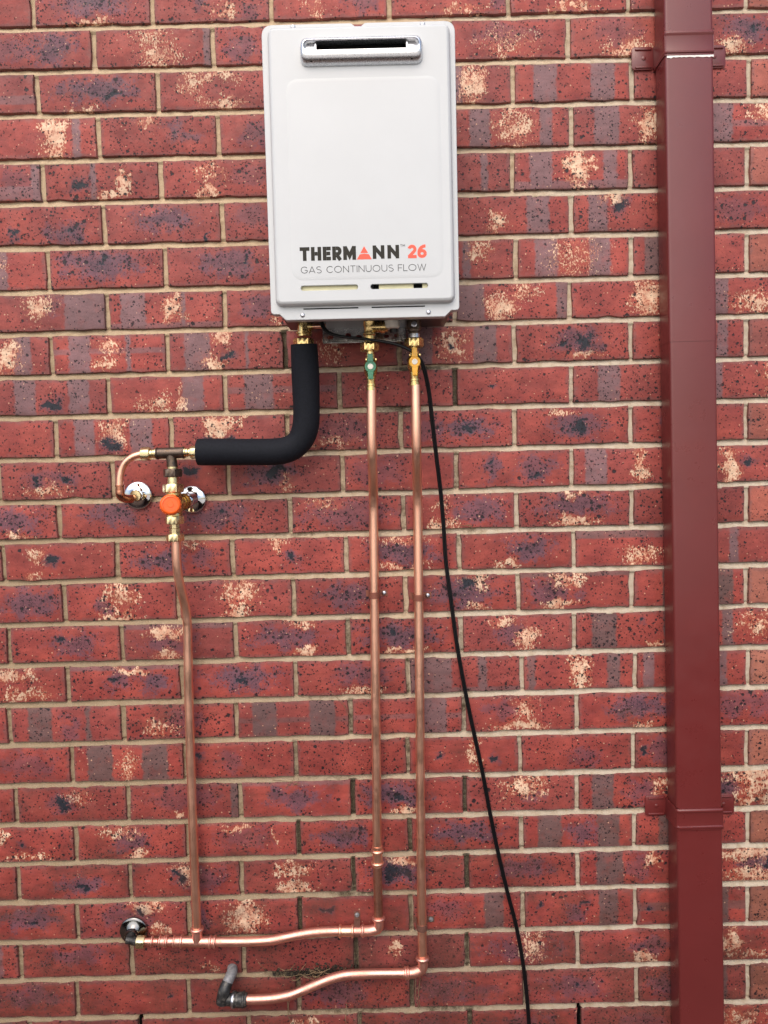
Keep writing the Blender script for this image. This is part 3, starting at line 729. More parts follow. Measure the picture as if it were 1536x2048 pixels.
def brick_geo(x0, x1, zt, zb, rnd, nx=9, nz=3, rough=1.0):
    """zt, zb: functions of x. -> verts, faces, face_uv"""
    per = [(i / nx, 0.0) for i in range(nx)] + [(1.0, i / nz) for i in range(nz)] + \
          [(1 - i / nx, 1.0) for i in range(nx)] + [(0.0, 1 - i / nz) for i in range(nz)]
    dx = x1 - x0
    tilt = rnd.uniform(-0.0007, 0.0007); out = rnd.uniform(-0.0010, 0.0010)
    loops = []
    jit = [(rnd.gauss(0, 0.0007) * rough, rnd.gauss(0, 0.0008) * rough, abs(rnd.gauss(0, 0.0007)) * rough) for _ in per]
    chip = [max(0, rnd.random() - 0.93) * 0.03 * rough for _ in per]
    for y, ins, jy in ((0.055, 0.0, 0), (0.0026, 0.0, 0), (0.0005, 0.0011, 0.3), (0.0, 0.0030, 1)):
        l = []
        for (u, v), (ju, jv, jd), c in zip(per, jit, chip):
            sx = 1 if u == 0 else (-1 if u == 1 else 0)
            sz = -1 if v == 0 else (1 if v == 1 else 0)
            x = x0 + u * dx + (ju if y < 0.05 else 0) + sx * (ins + c * (y < 0.05))
            z = (zt(x) * (1 - v) + zb(x) * v) + (jv if y < 0.05 else 0) + sz * (ins + c * (y < 0.05))
            yy = y + (out + tilt * (u - 0.5) * 2 if y < 0.05 else 0) + jd * 0.2 * jy
            l.append((x, yy, z))
        loops.append(l)
    mb = MB()
    mb.loft(loops, cap0=False, cap1=False)
    n = len(per)
    # front face: a few strips so that it can be slightly uneven
    top = [3 * n + i for i in range(nx + 1)]
    bot = [3 * n + (2 * nx + nz - i) for i in range(nx + 1)]
    lcol = [3 * n] + [3 * n + (2 * (nx + nz) - k) for k in range(1, nz)] + [bot[0]]
    rcol = [3 * n + nx + k for k in range(nz + 1)]
    grid = [top]
    for k in range(1, nz):
        rowi = [lcol[k]]
        for i in range(1, nx):
            xx = mb.v[top[i]][0] * (1 - k / nz) + mb.v[bot[i]][0] * k / nz
            zz = mb.v[top[i]][2] * (1 - k / nz) + mb.v[bot[i]][2] * k / nz
            mb.v.append((xx, out + tilt * (i / nx - .5) * 2 - abs(rnd.gauss(0, 0.0003)), zz))
            rowi.append(len(mb.v) - 1)
        rowi.append(rcol[k])
        grid.append(rowi)
    grid.append(bot)
    for k in range(nz):
        for i in range(nx):
            mb.f.append((grid[k][i], grid[k + 1][i], grid[k + 1][i + 1], grid[k][i + 1]))
    sd = rnd.random()
    uv = []
    for x, y, z in mb.v:
        t, b = zt(x), zb(x)
        uv.append(((x - x0) / dx, (t - z) / (t - b), sd))
    return mb, uv

def brick_attrs(me, uv, feats):
    """feats: list of dict per vertex run [(count, dict)]"""
    a = me.attributes.new('face_uv', 'FLOAT_VECTOR', 'POINT')
    a.data.foreach_set('vector', np.array(uv, dtype=np.float32).ravel())
    for key in ('smoke0', 'smoke1', 'salt0', 'salt1', 'salt2', 'clot0', 'clot1', 'band', 'bed_band', 'smoke_w', 'salt_w', 'clot_w', 'tone'):
        arr = np.concatenate([np.tile(np.array(d[key], dtype=np.float32), (n, 1)) for n, d in feats])
        a = me.attributes.new(key, 'FLOAT_COLOR', 'POINT')
        a.data.foreach_set('color', arr.ravel())

WX0, WX1, WTOP = -3.35, 4.75, 3.05
rest_mb, rest_uv, rest_f = MB(), [], []
N_COURSE_UP, N_COURSE_DOWN = 7, 3
joints = []                                                # (x, z_top, z_bottom, in-frame row, perp index) for the mortar grime
for row in range(-N_COURSE_UP, 26 + N_COURSE_DOWN):
    rnd = random.Random(row * 101 + 5)
    def zj(j):
        if j < 0: return lambda x, j=j: bed_z(0, x) + 0.0866 * (0 - j)
        if j > 24: return lambda x, j=j: bed_z(24, x) - 0.0866 * (j - 24)
        return lambda x, j=j: bed_z(j, x)
    ztj, zbj = zj(row - 1), zj(row)
    zt = lambda x: ztj(min(max(x, -.4), 2)) - BED_H / 2
    zb = lambda x: zbj(min(max(x, -.4), 2)) + BED_H / 2
    if 0 <= row <= 25:
        xs = {k: PERPS[row][k] for k in range(9)}
    else:
        off = (0.118 if row % 2 else 0.004) - 0.24
        xs = {k: off + 0.2395 * k for k in range(9)}
    for k in range(-1, -14, -1): xs[k] = xs[k + 1] - 0.2395
    for k in range(9, 22): xs[k] = xs[k - 1] + 0.2395
    for k in range(-13, 21):
        x0, x1 = xs[k] + PERP_W / 2, xs[k + 1] - PERP_W / 2
        if x0 < WX0 or x1 > WX1: continue
        if zb(x0) < 0.01: continue
        inside = 0 <= row <= 25 and x1 > -0.115 + 0.07 * row / 25 and x0 < 1.475
        hidden = (row in (1, 3, 5) and k == 3) or (row == 2 and k == 3 and False)
        joints.append((xs[k], zt(xs[k]), zb(xs[k]), row, k))
        if inside and not hidden:
            mb, uv = brick_geo(x0, x1, zt, zb, rnd)
            fs = FT.get((row, k), [])
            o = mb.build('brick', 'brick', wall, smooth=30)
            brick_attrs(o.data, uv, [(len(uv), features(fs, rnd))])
        else:
            mb, uv = brick_geo(x0, x1, zt, zb, rnd, nx=4, nz=1)
            rest_mb.add(mb.v, mb.f)
            rest_uv += uv
            rest_f.append((len(uv), features(random_features(rnd), rnd)))
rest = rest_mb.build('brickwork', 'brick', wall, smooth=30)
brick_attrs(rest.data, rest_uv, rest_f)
tag(rest, kind='stuff')

# mortar: one sheet set back behind the brick faces, finely divided where it can be seen
def axis_pts(lo, a, b, hi, fine, coarse):
    return np.unique(np.concatenate([np.arange(lo, a, coarse), np.arange(a, b, fine), np.arange(b, hi, coarse), [hi]]))
gx = axis_pts(WX0, -0.15, 1.50, WX1, 0.0050, 0.12)
gz = axis_pts(0.0, 0.24, 2.50, WTOP, 0.0020, 0.10)
XX, ZZ = np.meshgrid(gx, gz)

def vnoise(x, z, s, seed):
    r = np.random.default_rng(seed)
    T = r.random((257, 257))
    fx, fz = (x * s) % 256, (z * s) % 256
    ix, iz = np.floor(fx).astype(int), np.floor(fz).astype(int)
    tx, tz = fx - ix, fz - iz
    tx, tz = tx * tx * (3 - 2 * tx), tz * tz * (3 - 2 * tz)
    return (T[iz, ix] * (1 - tx) + T[iz, ix + 1] * tx) * (1 - tz) + (T[iz + 1, ix] * (1 - tx) + T[iz + 1, ix + 1] * tx) * tz

YY = np.full_like(XX, 0.0058)
for j in range(-1, 26):                                    # bed joints are struck sloping: deep under the brick above, near flush with the one below
    zc = (bed_z(0, XX) + 0.0866) if j < 0 else (bed_z(24, XX) - 0.0866 if j > 24 else bed_z(j, XX))
    tt = (ZZ - zc) / BED_H
    m = np.abs(tt) < 0.85
    YY[m] = (0.0022 + 0.0062 * np.clip(tt + 0.45, 0, 1))[m]
YY = YY + (vnoise(XX, ZZ, 28, 1) - .5) * 0.0024 + (vnoise(XX, ZZ, 120, 2) - .5) * 0.0022
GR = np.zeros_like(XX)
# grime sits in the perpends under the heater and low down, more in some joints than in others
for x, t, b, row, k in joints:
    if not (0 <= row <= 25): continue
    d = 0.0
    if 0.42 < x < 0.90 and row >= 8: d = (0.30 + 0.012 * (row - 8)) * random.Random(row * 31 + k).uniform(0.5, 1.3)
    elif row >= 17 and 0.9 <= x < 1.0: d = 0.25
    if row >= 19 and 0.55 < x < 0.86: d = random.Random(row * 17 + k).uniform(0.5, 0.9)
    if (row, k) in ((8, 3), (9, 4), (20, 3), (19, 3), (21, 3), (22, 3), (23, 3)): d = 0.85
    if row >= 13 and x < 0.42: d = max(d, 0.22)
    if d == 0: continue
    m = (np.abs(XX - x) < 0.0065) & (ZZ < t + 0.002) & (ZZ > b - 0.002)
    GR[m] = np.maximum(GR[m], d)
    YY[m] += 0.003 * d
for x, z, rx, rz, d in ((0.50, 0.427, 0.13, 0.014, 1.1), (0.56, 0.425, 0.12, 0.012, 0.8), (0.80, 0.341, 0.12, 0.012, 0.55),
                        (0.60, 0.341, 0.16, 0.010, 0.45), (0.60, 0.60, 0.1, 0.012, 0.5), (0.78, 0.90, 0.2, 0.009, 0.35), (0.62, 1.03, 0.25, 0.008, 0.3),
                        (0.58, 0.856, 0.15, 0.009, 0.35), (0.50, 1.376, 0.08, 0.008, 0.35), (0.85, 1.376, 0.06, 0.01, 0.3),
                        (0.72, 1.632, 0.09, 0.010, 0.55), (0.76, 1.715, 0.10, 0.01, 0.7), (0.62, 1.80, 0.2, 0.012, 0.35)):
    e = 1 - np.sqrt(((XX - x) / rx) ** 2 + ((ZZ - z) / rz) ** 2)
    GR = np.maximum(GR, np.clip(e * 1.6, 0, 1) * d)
# two open weep holes low in the wall
for x in (PERPS[25][1], PERPS[25][5]):
    m = (np.abs(XX - x) < 0.0062) & (ZZ < bed_z(24, x) + 0.002) & (ZZ > 0.25)
    YY[m] = np.maximum(YY[m], 0.012)
    MB().box(x - 0.0028, x + 0.0028, 0.0035, 0.060, 0.262, bed_z(24, x) - 0.001, 0.001).build('weep_slot', 'dark', wall, smooth=0)
nz_, nx_ = XX.shape
verts = np.stack([XX, YY, ZZ], -1).reshape(-1, 3) - np.array([0.68, 0, 0])
ii = np.arange(nz_ * nx_).reshape(nz_, nx_)
quads = np.stack([ii[:-1, :-1], ii[:-1, 1:], ii[1:, 1:], ii[1:, :-1]], -1).reshape(-1, 4)
me = bpy.data.meshes.new('mortar')
me.vertices.add(len(verts)); me.vertices.foreach_set('co', verts.astype(np.float32).ravel())
me.loops.add(quads.size); me.loops.foreach_set('vertex_index', quads.astype(np.int32).ravel())
me.polygons.add(len(quads)); me.polygons.foreach_set('loop_start', np.arange(0, quads.size, 4, dtype=np.int32))
me.update(calc_edges=True)
a = me.attributes.new('grime', 'FLOAT', 'POINT')
a.data.foreach_set('value', GR.astype(np.float32).ravel())
me.shade_smooth()
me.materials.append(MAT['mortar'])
mo = link(bpy.data.objects.new('mortar', me))
mo.parent = wall
# the body of the wall behind the facing bricks, closed on the far side
MB().box(WX0, WX1, 0.085, 0.25, 0.0, WTOP).build('inner_leaf', 'mortar', wall, smooth=0)

# ------------------------------------------------------------------ downpipe
def dp_x(z):                                               # the pipe leans a little to the right on its way down
    return 1.2475 + (2.40 - z) * 0.0118

DP_W, DP_Y0, DP_Y1 = 0.0935, -0.006, -0.060
dp = thing('downpipe', 'tall maroon rectangular metal downpipe fixed upright to the brick wall', 'downpipe', (1.31, -0.03, 0.06))

def pipe_length(z0, z1, grow):
    mb = MB()
    loops = []
    for z in (z0, z1):
        x = dp_x(z)
        l = rrect(x - grow, x + DP_W + grow, DP_Y1 - grow, DP_Y0, 0.006, 4)
        loops.append([(a, b, z) for a, b in l])
    inner = []
    for z in (z1, z0):
        x = dp_x(z)
        l = rrect(x - grow + .001, x + DP_W + grow - .001, DP_Y1 - grow + .001, DP_Y0 - .001, 0.005, 4)
        inner.append([(a, b, z) for a, b in l])
    mb.loft(loops + inner, False, False)
    return mb
pipe_length(0.06, 1.7475, 0.0).build('pipe_length', 'maroon', dp)
pipe_length(1.7470, 3.04, 0.0006).build('pipe_length', 'maroon', dp)

def downpipe_bracket(z0, z1, label, bare):
    """a folded strap round the pipe with a pressed ear on either side"""
    x = dp_x((z0 + z1) / 2)
    t = thing('downpipe_bracket', label, 'bracket', (x + DP_W / 2, 0, z0), 'brackets holding the downpipe')
    g = 0.0022
    mb = MB()
    prof = [(z0, 0.0), (z0 + .003, 0.0), (z0 + .0042, 0.0022), (z0 + .0072, 0.0026), (z0 + .0086, 0.0002), (z0 + .010, 0.0),
            (z1 - .010, 0.0), (z1 - .0088, 0.0004), (z1 - .0060, 0.0026), (z1 - .0026, 0.0020), (z1 - .0012, 0.0), (z1, 0.0)]
    loops = []
    for z, b in prof:
        xx = dp_x(z)
        # open U: left wall edge, left front corner, right front corner, right wall edge
        y0, y1 = -0.0035, DP_Y1 - g - b
        xl, xr = xx - g, xx + DP_W + g
        l = [(xl, y0), (xl, y1 + .006), (xl + .0018, y1 + .0018), (xl + .006, y1), (xr - .006, y1), (xr - .0018, y1 + .0018), (xr, y1 + .006), (xr, y0)]
        li = [(xr - .0012, y0), (xr - .0012, DP_Y1 - .0008), (xl + .0012, DP_Y1 - .0008), (xl + .0012, y0)]
        loops.append([(a, c, z) for a, c in l + li])
    mb.loft(loops)
    mb.build('strap', 'maroon', t, smooth=50)
    for sx in (-1, 1):
        mb = MB()
        xa = (x - g if sx < 0 else x + DP_W + g)
        w = 0.0435 if sx < 0 else 0.048
        lo, hi = (xa - w, xa + .001) if sx < 0 else (xa - .001, xa + w)
        zz0, zz1 = z0 + .004, z1 + .0025
        out = rrect(lo, hi, zz0, zz1, 0.007, 4)
        mb.loft([at_y(out, -0.0012), at_y(out, -0.0030), at_y(inset(out, .001), -0.0036)])
        for zc in (zz0 + .0045, zz1 - .0055):
            rr = rrect(lo + .006, hi - .004, zc - .0024, zc + .0024, 0.0022, 4)
            mb.loft([at_y(rr, -0.0030), at_y(inset(rr, .0008), -0.0054), at_y(inset(rr, .0014), -0.0058)])
        mb.build('ear', 'maroon', t, smooth=40)
        sc = MB().lathe((0.5 * (lo + hi) + .002, -0.0036, 0.5 * (zz0 + zz1)), (0, -1, 0), [(0, .0042), (.001, .0042), (.0018, .0026), (.002, .0)], 14, cap0=False, cap1=False)
        sc.build('screw', 'maroon', t, smooth=50)
    if bare:
        xx = dp_x(z0)
        mb = MB()
        n = 22
        top, bot = [], []
        for i in range(n + 1):
            u = i / n
            top.append((xx + .003 + u * (DP_W - .003), 0, z0 - .0004))
            bot.append((xx + .003 + u * (DP_W - .003), 0, z0 - .0040 - random.uniform(-.0008, .0008) - .0012 * (u < .1)))
        loop = [(p[0], p[2]) for p in top] + [(p[0], p[2]) for p in reversed(bot)]
        mb.loft([at_y(loop, DP_Y1 - .0005), at_y(loop, DP_Y1 - .0016)])
        mb.build('chipped_edge', 'bare', t, smooth=0)
    return t
downpipe_bracket(2.2965, 2.3430, 'upper maroon downpipe bracket with a white chipped line along its lower edge', True)
downpipe_bracket(0.7550, 0.8005, 'lower maroon downpipe bracket with two raised ribs and no white line', False)

# ------------------------------------------------------------------ water heater
wh = thing('water_heater', 'white wall mounted gas water heater with steel flue slot and printed lettering', 'water heater', (0.656, -0.02, 1.78))
MB().box(0.4995, 0.8135, -0.178, -0.020, 1.797, 2.283, 0.004).build('body', 'white', wh)
# front cover: a flange with cut lower corners and a notch above, then a raised pan
FL = fillet([(0.4862, 1.7915, .016), (0.5015, 1.7915, .003), (0.5130, 1.7806, .004), (0.8000, 1.7806, .004), (0.8115, 1.7915, .003), (0.8262, 1.7915, .016),
             (0.8275, 2.2970, .020), (0.6685, 2.2970, .001), (0.6600, 2.2905, .003), (0.6520, 2.2905, .003), (0.6435, 2.2970, .001), (0.4850, 2.2970, .020)], 6)
PAN = rrect(0.4955, 0.8185, 1.8035, 2.2875, 0.013, 6)
YF, YP = -0.190, -0.2035
mb = MB()
mb.loft([at_y(FL, -0.172), at_y(FL, YF + .0012), at_y(inset(FL, .0004), YF + .0004), at_y(inset(FL, .0012), YF)], cap0=False, cap1=False)
holed(mb, YF, inset(FL, .0012), [PAN])
mb.loft([at_y(PAN, YF), at_y(inset(PAN, .0006), YF - .0010), at_y(inset(PAN, .0014), YF - .0075), at_y(inset(PAN, .0026), YP + .0030), at_y(inset(PAN, .0046), YP + .0010),
         at_y(inset(PAN, .0075), YP)], cap0=False, cap1=False)
SL = [rrect(0.5424, 0.6450, 1.8290, 1.8384, 0.0042, 5), rrect(0.6668, 0.7698, 1.8288, 1.8382, 0.0042, 5)]
EMB = rrect(0.5275, 0.7975, 1.8470, 2.1960, 0.020, 6)
FLU = rrect(0.5570, 0.7650, 2.2200, 2.2560, 0.010, 6)
holed(mb, YP, inset(PAN, .0075), SL + [EMB, FLU])
YE = YP - 0.0005
mb.loft([at_y(EMB, YP), at_y(inset(EMB, .0015), YP - .0002), at_y(inset(EMB, .0045), YE + .0001), at_y(inset(EMB, .0065), YE)], cap0=False, cap1=True)
for s in SL:
    mb.loft([at_y(s, YP), at_y(inset(s, .0003), YP + .0005), at_y(inset(s, .0003), YP + .006)], cap0=False, cap1=False)
mb.loft([at_y(FLU, YP), at_y(FLU, YP + .02)], cap0=False, cap1=False)
MB().box(0.5010, 0.8120, -0.1765, -0.0215, 1.7948, 1.7985).build('base_plate', 'base_steel', wh, smooth=0)
cover = mb.build('front_cover', 'white', wh, smooth=28)
# what shows behind the two slots
for (x0, x1) in ((0.540, 0.648), (0.6820, 0.7440), (0.7600, 0.772)):
    MB().box(x0, x1, -0.1965, -0.1935, 1.826, 1.842).build('slot_lining', 'lining', cover, smooth=0)
for (x0, x1) in ((0.6720, 0.6815), (0.7445, 0.7595)):
    MB().box(x0, x1, -0.1970, -0.1938, 1.826, 1.842).build('slot_gap', 'dark', cover, smooth=0)
for x0, x1 in ((0.5450, 0.6440), (0.6680, 0.7640)):
    MB().box(x0, x1, YF - .0010, YF + .001, 1.7990, 1.8008).build('vent_slit', 'dark', cover, smooth=0)
# flue outlet: pressed steel hood round a black slot
fl = MB()
O = rrect(0.5540, 0.7685, 2.2160, 2.2605, 0.0125, 7)
I = rrect(0.5615, 0.7610, 2.2365, 2.2528, 0.0080, 7)
yb = YP - 0.0002
def hood(loop_o, loop_i, k):
    return [(a[0] * (1 - k) + b[0] * k, a[1] * (1 - k) + b[1] * k) for a, b in zip(loop_o, loop_i)]
fl.loft([at_y(O, yb), at_y(inset(O, .0005), yb - .004), at_y(hood(inset(O, .001), I, .12), yb - .0085), at_y(hood(O, I, .30), yb - .0125),
         at_y(hood(O, I, .60), yb - .0150), at_y(hood(O, I, .90), yb - .0158), at_y(I, yb - .0150), at_y(inset(I, .0006), yb - .0130), at_y(inset(I, .0006), yb + .004)], cap0=False, cap1=False)
flue = fl.build('flue_outlet', 'steel', wh, smooth=45)
MB().box(0.5600, 0.7625, YP + .0010, YP + .004, 2.2350, 2.2545).build('flue_slot', 'dark', flue, smooth=0)
for x0, x1, sg in ((0.5622, 0.5815, 1), (0.7410, 0.7603, -1)):
    t = MB()
    l = rrect(x0, x1, 2.2378, 2.2515, 0.0050, 5)
    t.loft([at_y(l, YP), at_y(l, yb - .0060), at_y(inset(l, .001), yb - .0066)])
    xe = x1 if sg > 0 else x0
    t.box(xe - .0012, xe + .0012, yb - .0085, YP, 2.2378, 2.2515)
    t.build('flue_tab', 'steel', flue)
for x in (0.5735, 0.7490):
    MB().lathe((x, yb - .0096, 2.2208), (0, -1, 0), [(0, .0018), (.0012, .0018)], 12).build('drain_hole', 'dark', flue, smooth=0)

def pan_screw(x, y, z, r, parent, mat='galv'):
    m = MB().lathe((x, y, z), (0, -1, 0), [(0, r), (.0010, r), (.0022, r * .8), (.0028, r * .45), (.0028, r * .3), (.0012, r * .25)], 18, cap0=False)
    return m.build('screw', mat, parent, smooth=40)
for x, z in ((0.5413, 2.2922), (0.7703, 2.2916), (0.5432, 1.7892), (0.7703, 1.7892)):
    pan_screw(x, YF, z, 0.0042, cover)

# lettering: strokes of even width laid flat on the cover
LIFT = [0]
def stroke(mb, pts, w, y):
    LIFT[0] += 1
    yy = y - 0.00022 - 0.000012 * (LIFT[0] % 8)
    pts = [Vector(p) for p in pts]
    L, Rr = [], []
    m = len(pts)
    for i in range(m):
        a = pts[max(i - 1, 0)]; b = pts[min(i + 1, m - 1)]
        d0 = (pts[i] - a).normalized() if i else (b - pts[i]).normalized()
        d1 = (b - pts[i]).normalized() if i < m - 1 else d0
        n0 = Vector((-d0.y, d0.x)); n1 = Vector((-d1.y, d1.x))
        nn = (n0 + n1).normalized()
        k = w / 2 / max(nn.dot(n0), 0.35)
        L.append(pts[i] + nn * k); Rr.append(pts[i] - nn * k)
    vs = [(p.x, yy, p.y) for p in L] + [(p.x, yy, p.y) for p in Rr]
    mb.add(vs, [(i, i + 1, m + i + 1, m + i) for i in range(m - 1)])

def arc(cx, cy, rx, ry, a0, a1, n=20):
    return [(cx + rx * math.cos(R(a0 + (a1 - a0) * i / n)), cy + ry * math.sin(R(a0 + (a1 - a0) * i / n))) for i in range(n + 1)]

def glyph(ch, w):
    """strokes in a box of height 1; returns (advance, strokes, closed polygons)"""
    h = w / 2
    if ch == 'T': return .70, [[(0, 1 - h), (.70, 1 - h)], [(.35, 0), (.35, 1 - w * .9)]]
    if ch == 'H': return .74, [[(h, 0), (h, 1)], [(.74 - h, 0), (.74 - h, 1)], [(w, .5), (.74 - w, .5)]]
    if ch == 'E': return .58, [[(h, 0), (h, 1)], [(w, 1 - h), (.58, 1 - h)], [(w, .5), (.54, .5)], [(w, h), (.58, h)]]
    if ch == 'F': return .55, [[(h, 0), (h, 1)], [(w, 1 - h), (.55, 1 - h)], [(w, .48), (.50, .48)]]
    if ch == 'L': return .52, [[(h, 0), (h, 1)], [(w, h), (.52, h)]]
    if ch == 'I': return w, [[(h, 0), (h, 1)]]
    if ch == 'R': return .68, [[(h, 0), (h, 1)], [(w, 1 - h), (.36, 1 - h)] + arc(.38, .66, .30 - h, .34 - h, 90, -90)[1:] + [(w, .32 + h)], [(.34, .36), (.66 - h * .6, 0)]]
    if ch == 'M': return .92, [[(h, 0), (h, 1)], [(.92 - h, 0), (.92 - h, 1)], [(w * .5, .97), (.46, .28), (.92 - w * .5, .97)]]
    if ch == 'N': return .78, [[(h, 0), (h, 1)], [(.78 - h, 0), (.78 - h, 1)], [(h, 1 - h), (.78 - h, h)]]
    if ch == 'G': return .88, [arc(.46, .5, .46 - h, .5 - h, 38, 335, 30) + [(.84 - h, .46)], [(.84 - h * .4, .46), (.50, .46)]]
    if ch == 'A': return .86, [[(h, 0), (.43, 1 - h * .5), (.86 - h, 0)], [(.20, .30), (.66, .30)]]
    if ch == 'S': return .66, [arc(.33, .745, .28, .255 - h, 38, 270, 18) + arc(.33, .255 , .31 - h * .2, .255 - h * 0 - .02, 88, -145, 18)[1:]]
    if ch == 'C': return .86, [arc(.47, .5, .47 - h, .5 - h, 42, 318, 28)]
    if ch == 'O': return 1.0, [arc(.5, .5, .5 - h, .5 - h, 0, 360, 36)]
    if ch == 'U': return .76, [[(h, 1), (h, .38)] + arc(.38, .38, .38 - h, .38 - h, 180, 360, 18)[1:] + [(.76 - h, 1)]]
    if ch == 'W': return 1.10, [[(h, 1), (.30, h * .5), (.55, .96), (.80, h * .5), (1.10 - h, 1)]]
    if ch == '2': return .66, [arc(.33, .66, .33 - h, .34 - h, 165, -35, 20) + [(.10, h * 1.0), ], [(.02, h), (.66, h)]]
    if ch == '6': return .70, [arc(.35, .33, .35 - h, .33 - h, 0, 360, 28), [(h + .005, .36)] + arc(.60, .40, .60 - h, .60 - h, 175, 88, 14)[1:]]
    return .34, []

def write(mb, text, x0, z0, height, w, total, y, gap=0.10):
    adv = []
    for ch in text:
        adv.append(glyph(ch, w)[0])
    raw = sum(adv) + gap * (len(text) - 1)
    kx = total / raw / height
    x = x0
    for ch, a in zip(text, adv):
        for st in glyph(ch, w)[1]:
            stroke(mb, [(x + p[0] * height * kx, z0 + p[1] * height) for p in st], w * height * min(1, 0.5 + 0.5 * kx), y)
        x += (a + gap) * height * kx

def tri(mb, pts, y):
    mb.add([(x, y - .00025, z) for x, z in pts], [tuple(range(len(pts)))])
mb = MB()
write(mb, 'THERM', 0.5427, 1.8812, 0.0240, 0.27, 0.1000, YE, 0.10)
write(mb, 'NN', 0.6718, 1.8818, 0.0236, 0.27, 0.0482, YE, 0.14)
brand = mb.build('brand_lettering', 'ink', cover, smooth=0)
mb = MB()
zt_, zm0, zm1, zb_ = 1.9046, 1.8925, 1.8903, 1.8815
xl_, xr_ = 0.6440, 0.6706
xm_ = (xl_ + xr_) / 2
f = lambda z: (zt_ - z) / (zt_ - zb_) * (xr_ - xl_) / 2
tri(mb, [(xm_ - f(zm0), zm0), (xm_ + f(zm0), zm0), (xm_, zt_)], YE)
tri(mb, [(xm_ - f(zb_), zb_), (xm_ + f(zb_), zb_), (xm_ + f(zm1), zm1), (xm_, zm1 + .0012), (xm_ - f(zm1), zm1)], YE)
mb.build('triangle_emblem', 'red_ink', cover, smooth=0)
mb = MB()
write(mb, '26', 0.7345, 1.8815, 0.0236, 0.235, 0.0340, YE, 0.06)
mb.build('number_lettering', 'red_ink', cover, smooth=0)
mb = MB()
write(mb, 'TM', 0.7215, 1.9020, 0.0040, 0.16, 0.0085, YE, 0.2)
write(mb, 'GAS', 0.5438, 1.8593, 0.0118, 0.085, 0.0368, YE, 0.12)
write(mb, 'CONTINUOUS', 0.5895, 1.8593, 0.0118, 0.085, 0.1192, YE, 0.16)
write(mb, 'FLOW', 0.7165, 1.8593, 0.0118, 0.085, 0.0505, YE, 0.12)
mb.build('tagline_lettering', 'grey_ink', cover, smooth=0)

# mounting plate on the wall under the body, with punched holes and a turned lip
mb = MB()
out = rrect(0.5665, 0.7345, 1.7660, 1.8300, 0.002, 2)
holes = [rrect(a, b, z0, z1, (z1 - z0) / 2 - .0002, 5) for a, b, z0, z1 in
         ((0.5750, 0.5880, 1.7735, 1.7805), (0.6115, 0.6235, 1.7755, 1.7850), (0.6330, 0.6450, 1.7735, 1.7805), (0.6900, 0.7000, 1.7735, 1.7800), (0.7100, 0.7200, 1.7745, 1.7815))]
holed(mb, -0.030, out, holes)
for h_ in holes: mb.loft([at_y(h_, -.030), at_y(h_, -.0285)], False, False)
mb.loft([at_y(out, -0.030), at_y(out, -0.0285)], False, False)
mb.box(0.5665, 0.7345, -0.038, -0.0285, 1.7640, 1.7656, 0.0005)
mb.box(0.5665, 0.5680, -0.038, -0.0305, 1.7660, 1.80)
plate = mb.build('mounting_plate', 'plate_steel', wh, smooth=30)

# connections under the heater
YV = -0.085
hot = MB()
hx, hz = 0.5300, 1.80
hot.lathe((0.5345, YV, 1.7700), (0, 0, 1), [(0, .0135), (.004, .0135), (.005, .0155), (.008, .0155), (.009, .0125), (.034, .0125)], 24)
hot.lathe((0.5345, YV, 1.7890), (1, 0, 0), [(0, .0100), (.014, .0100), (.0145, .0078), (.017, .0078)], 20)
o_ = hot.build('hot_outlet', 'brass', wh)
hn = MB().hexnut((0.5325, YV, 1.7480), (0, 0, 1), 0.0, 0.0175, 0.0205, 0.3)
hn.build('nut', 'brass', o_)
MB().lathe((0.5510, YV, 1.7890), (1, 0, 0), [(0, .0050), (.026, .0050)], 16).build('copper_stub', 'copper', o_)
cold = MB()
cx = 0.6615
cold.lathe((cx, YV, 1.7640), (0, 0, 1), [(-.0090, .0100), (.004, .0105), (.006, .0125), (.009, .0125), (.011, .0105), (.022, .0105), (.024, .0120), (.046, .0120)], 24)
cold.lathe((cx, YV, 1.7850), (1, 0, 0), [(0, .0105), (.022, .0105), (.0225, .0125), (.030, .0125), (.0305, .0098), (.036, .0098)], 22)
cold.box(cx - .017, cx + .030, YV - .012, YV + .012, 1.7960, 1.8000, .001)
o_ = cold.build('cold_inlet', 'brass', wh)
MB().hexnut((0.6610, YV, 1.7385), (0, 0, 1), 0.0, 0.0165, 0.0188, 0.2).build('nut', 'brass', o_)
cap = MB().lathe((0.7045, YV, 1.7810), (0, 0, 1), [(0, .0125), (.002, .0150), (.004, .0158), (.030, .0162)], 28)
cap.build('relief_cap', 'relief', wh)
MB().lathe((0.7090, YV + .004, 1.7735), (0, 0, 1), [(0, .007), (.012, .008)], 16).build('relief_spout', 'plastic_black', wh)
gas = MB()
gx_ = 0.7480
gas.lathe((gx_, YV, 1.7640), (0, 0, 1), [(0, .0105), (.009, .0105), (.010, .0125), (.014, .0130), (.015, .0145), (.046, .0145)], 24)
o_ = gas.build('gas_inlet', 'bronze', wh)
MB().lathe((gx_, YV, 1.7600), (0, 0, 1), [(0, .0108), (.0095, .0108)], 24).build('steel_collar', 'galv', o_)
MB().lathe((gx_, YV - .0140, 1.7860), (0, -1, 0), [(0, .0056), (.0014, .0056), (.0022, .0040), (.0022, .0024), (.001, .002)], 16, cap0=False).build('test_point_screw', 'galv', o_)
MB().hexnut((0.7475, YV, 1.7440), (0, 0, 1), 0.0, 0.0170, 0.0192, 0.2).build('nut', 'brass', o_)

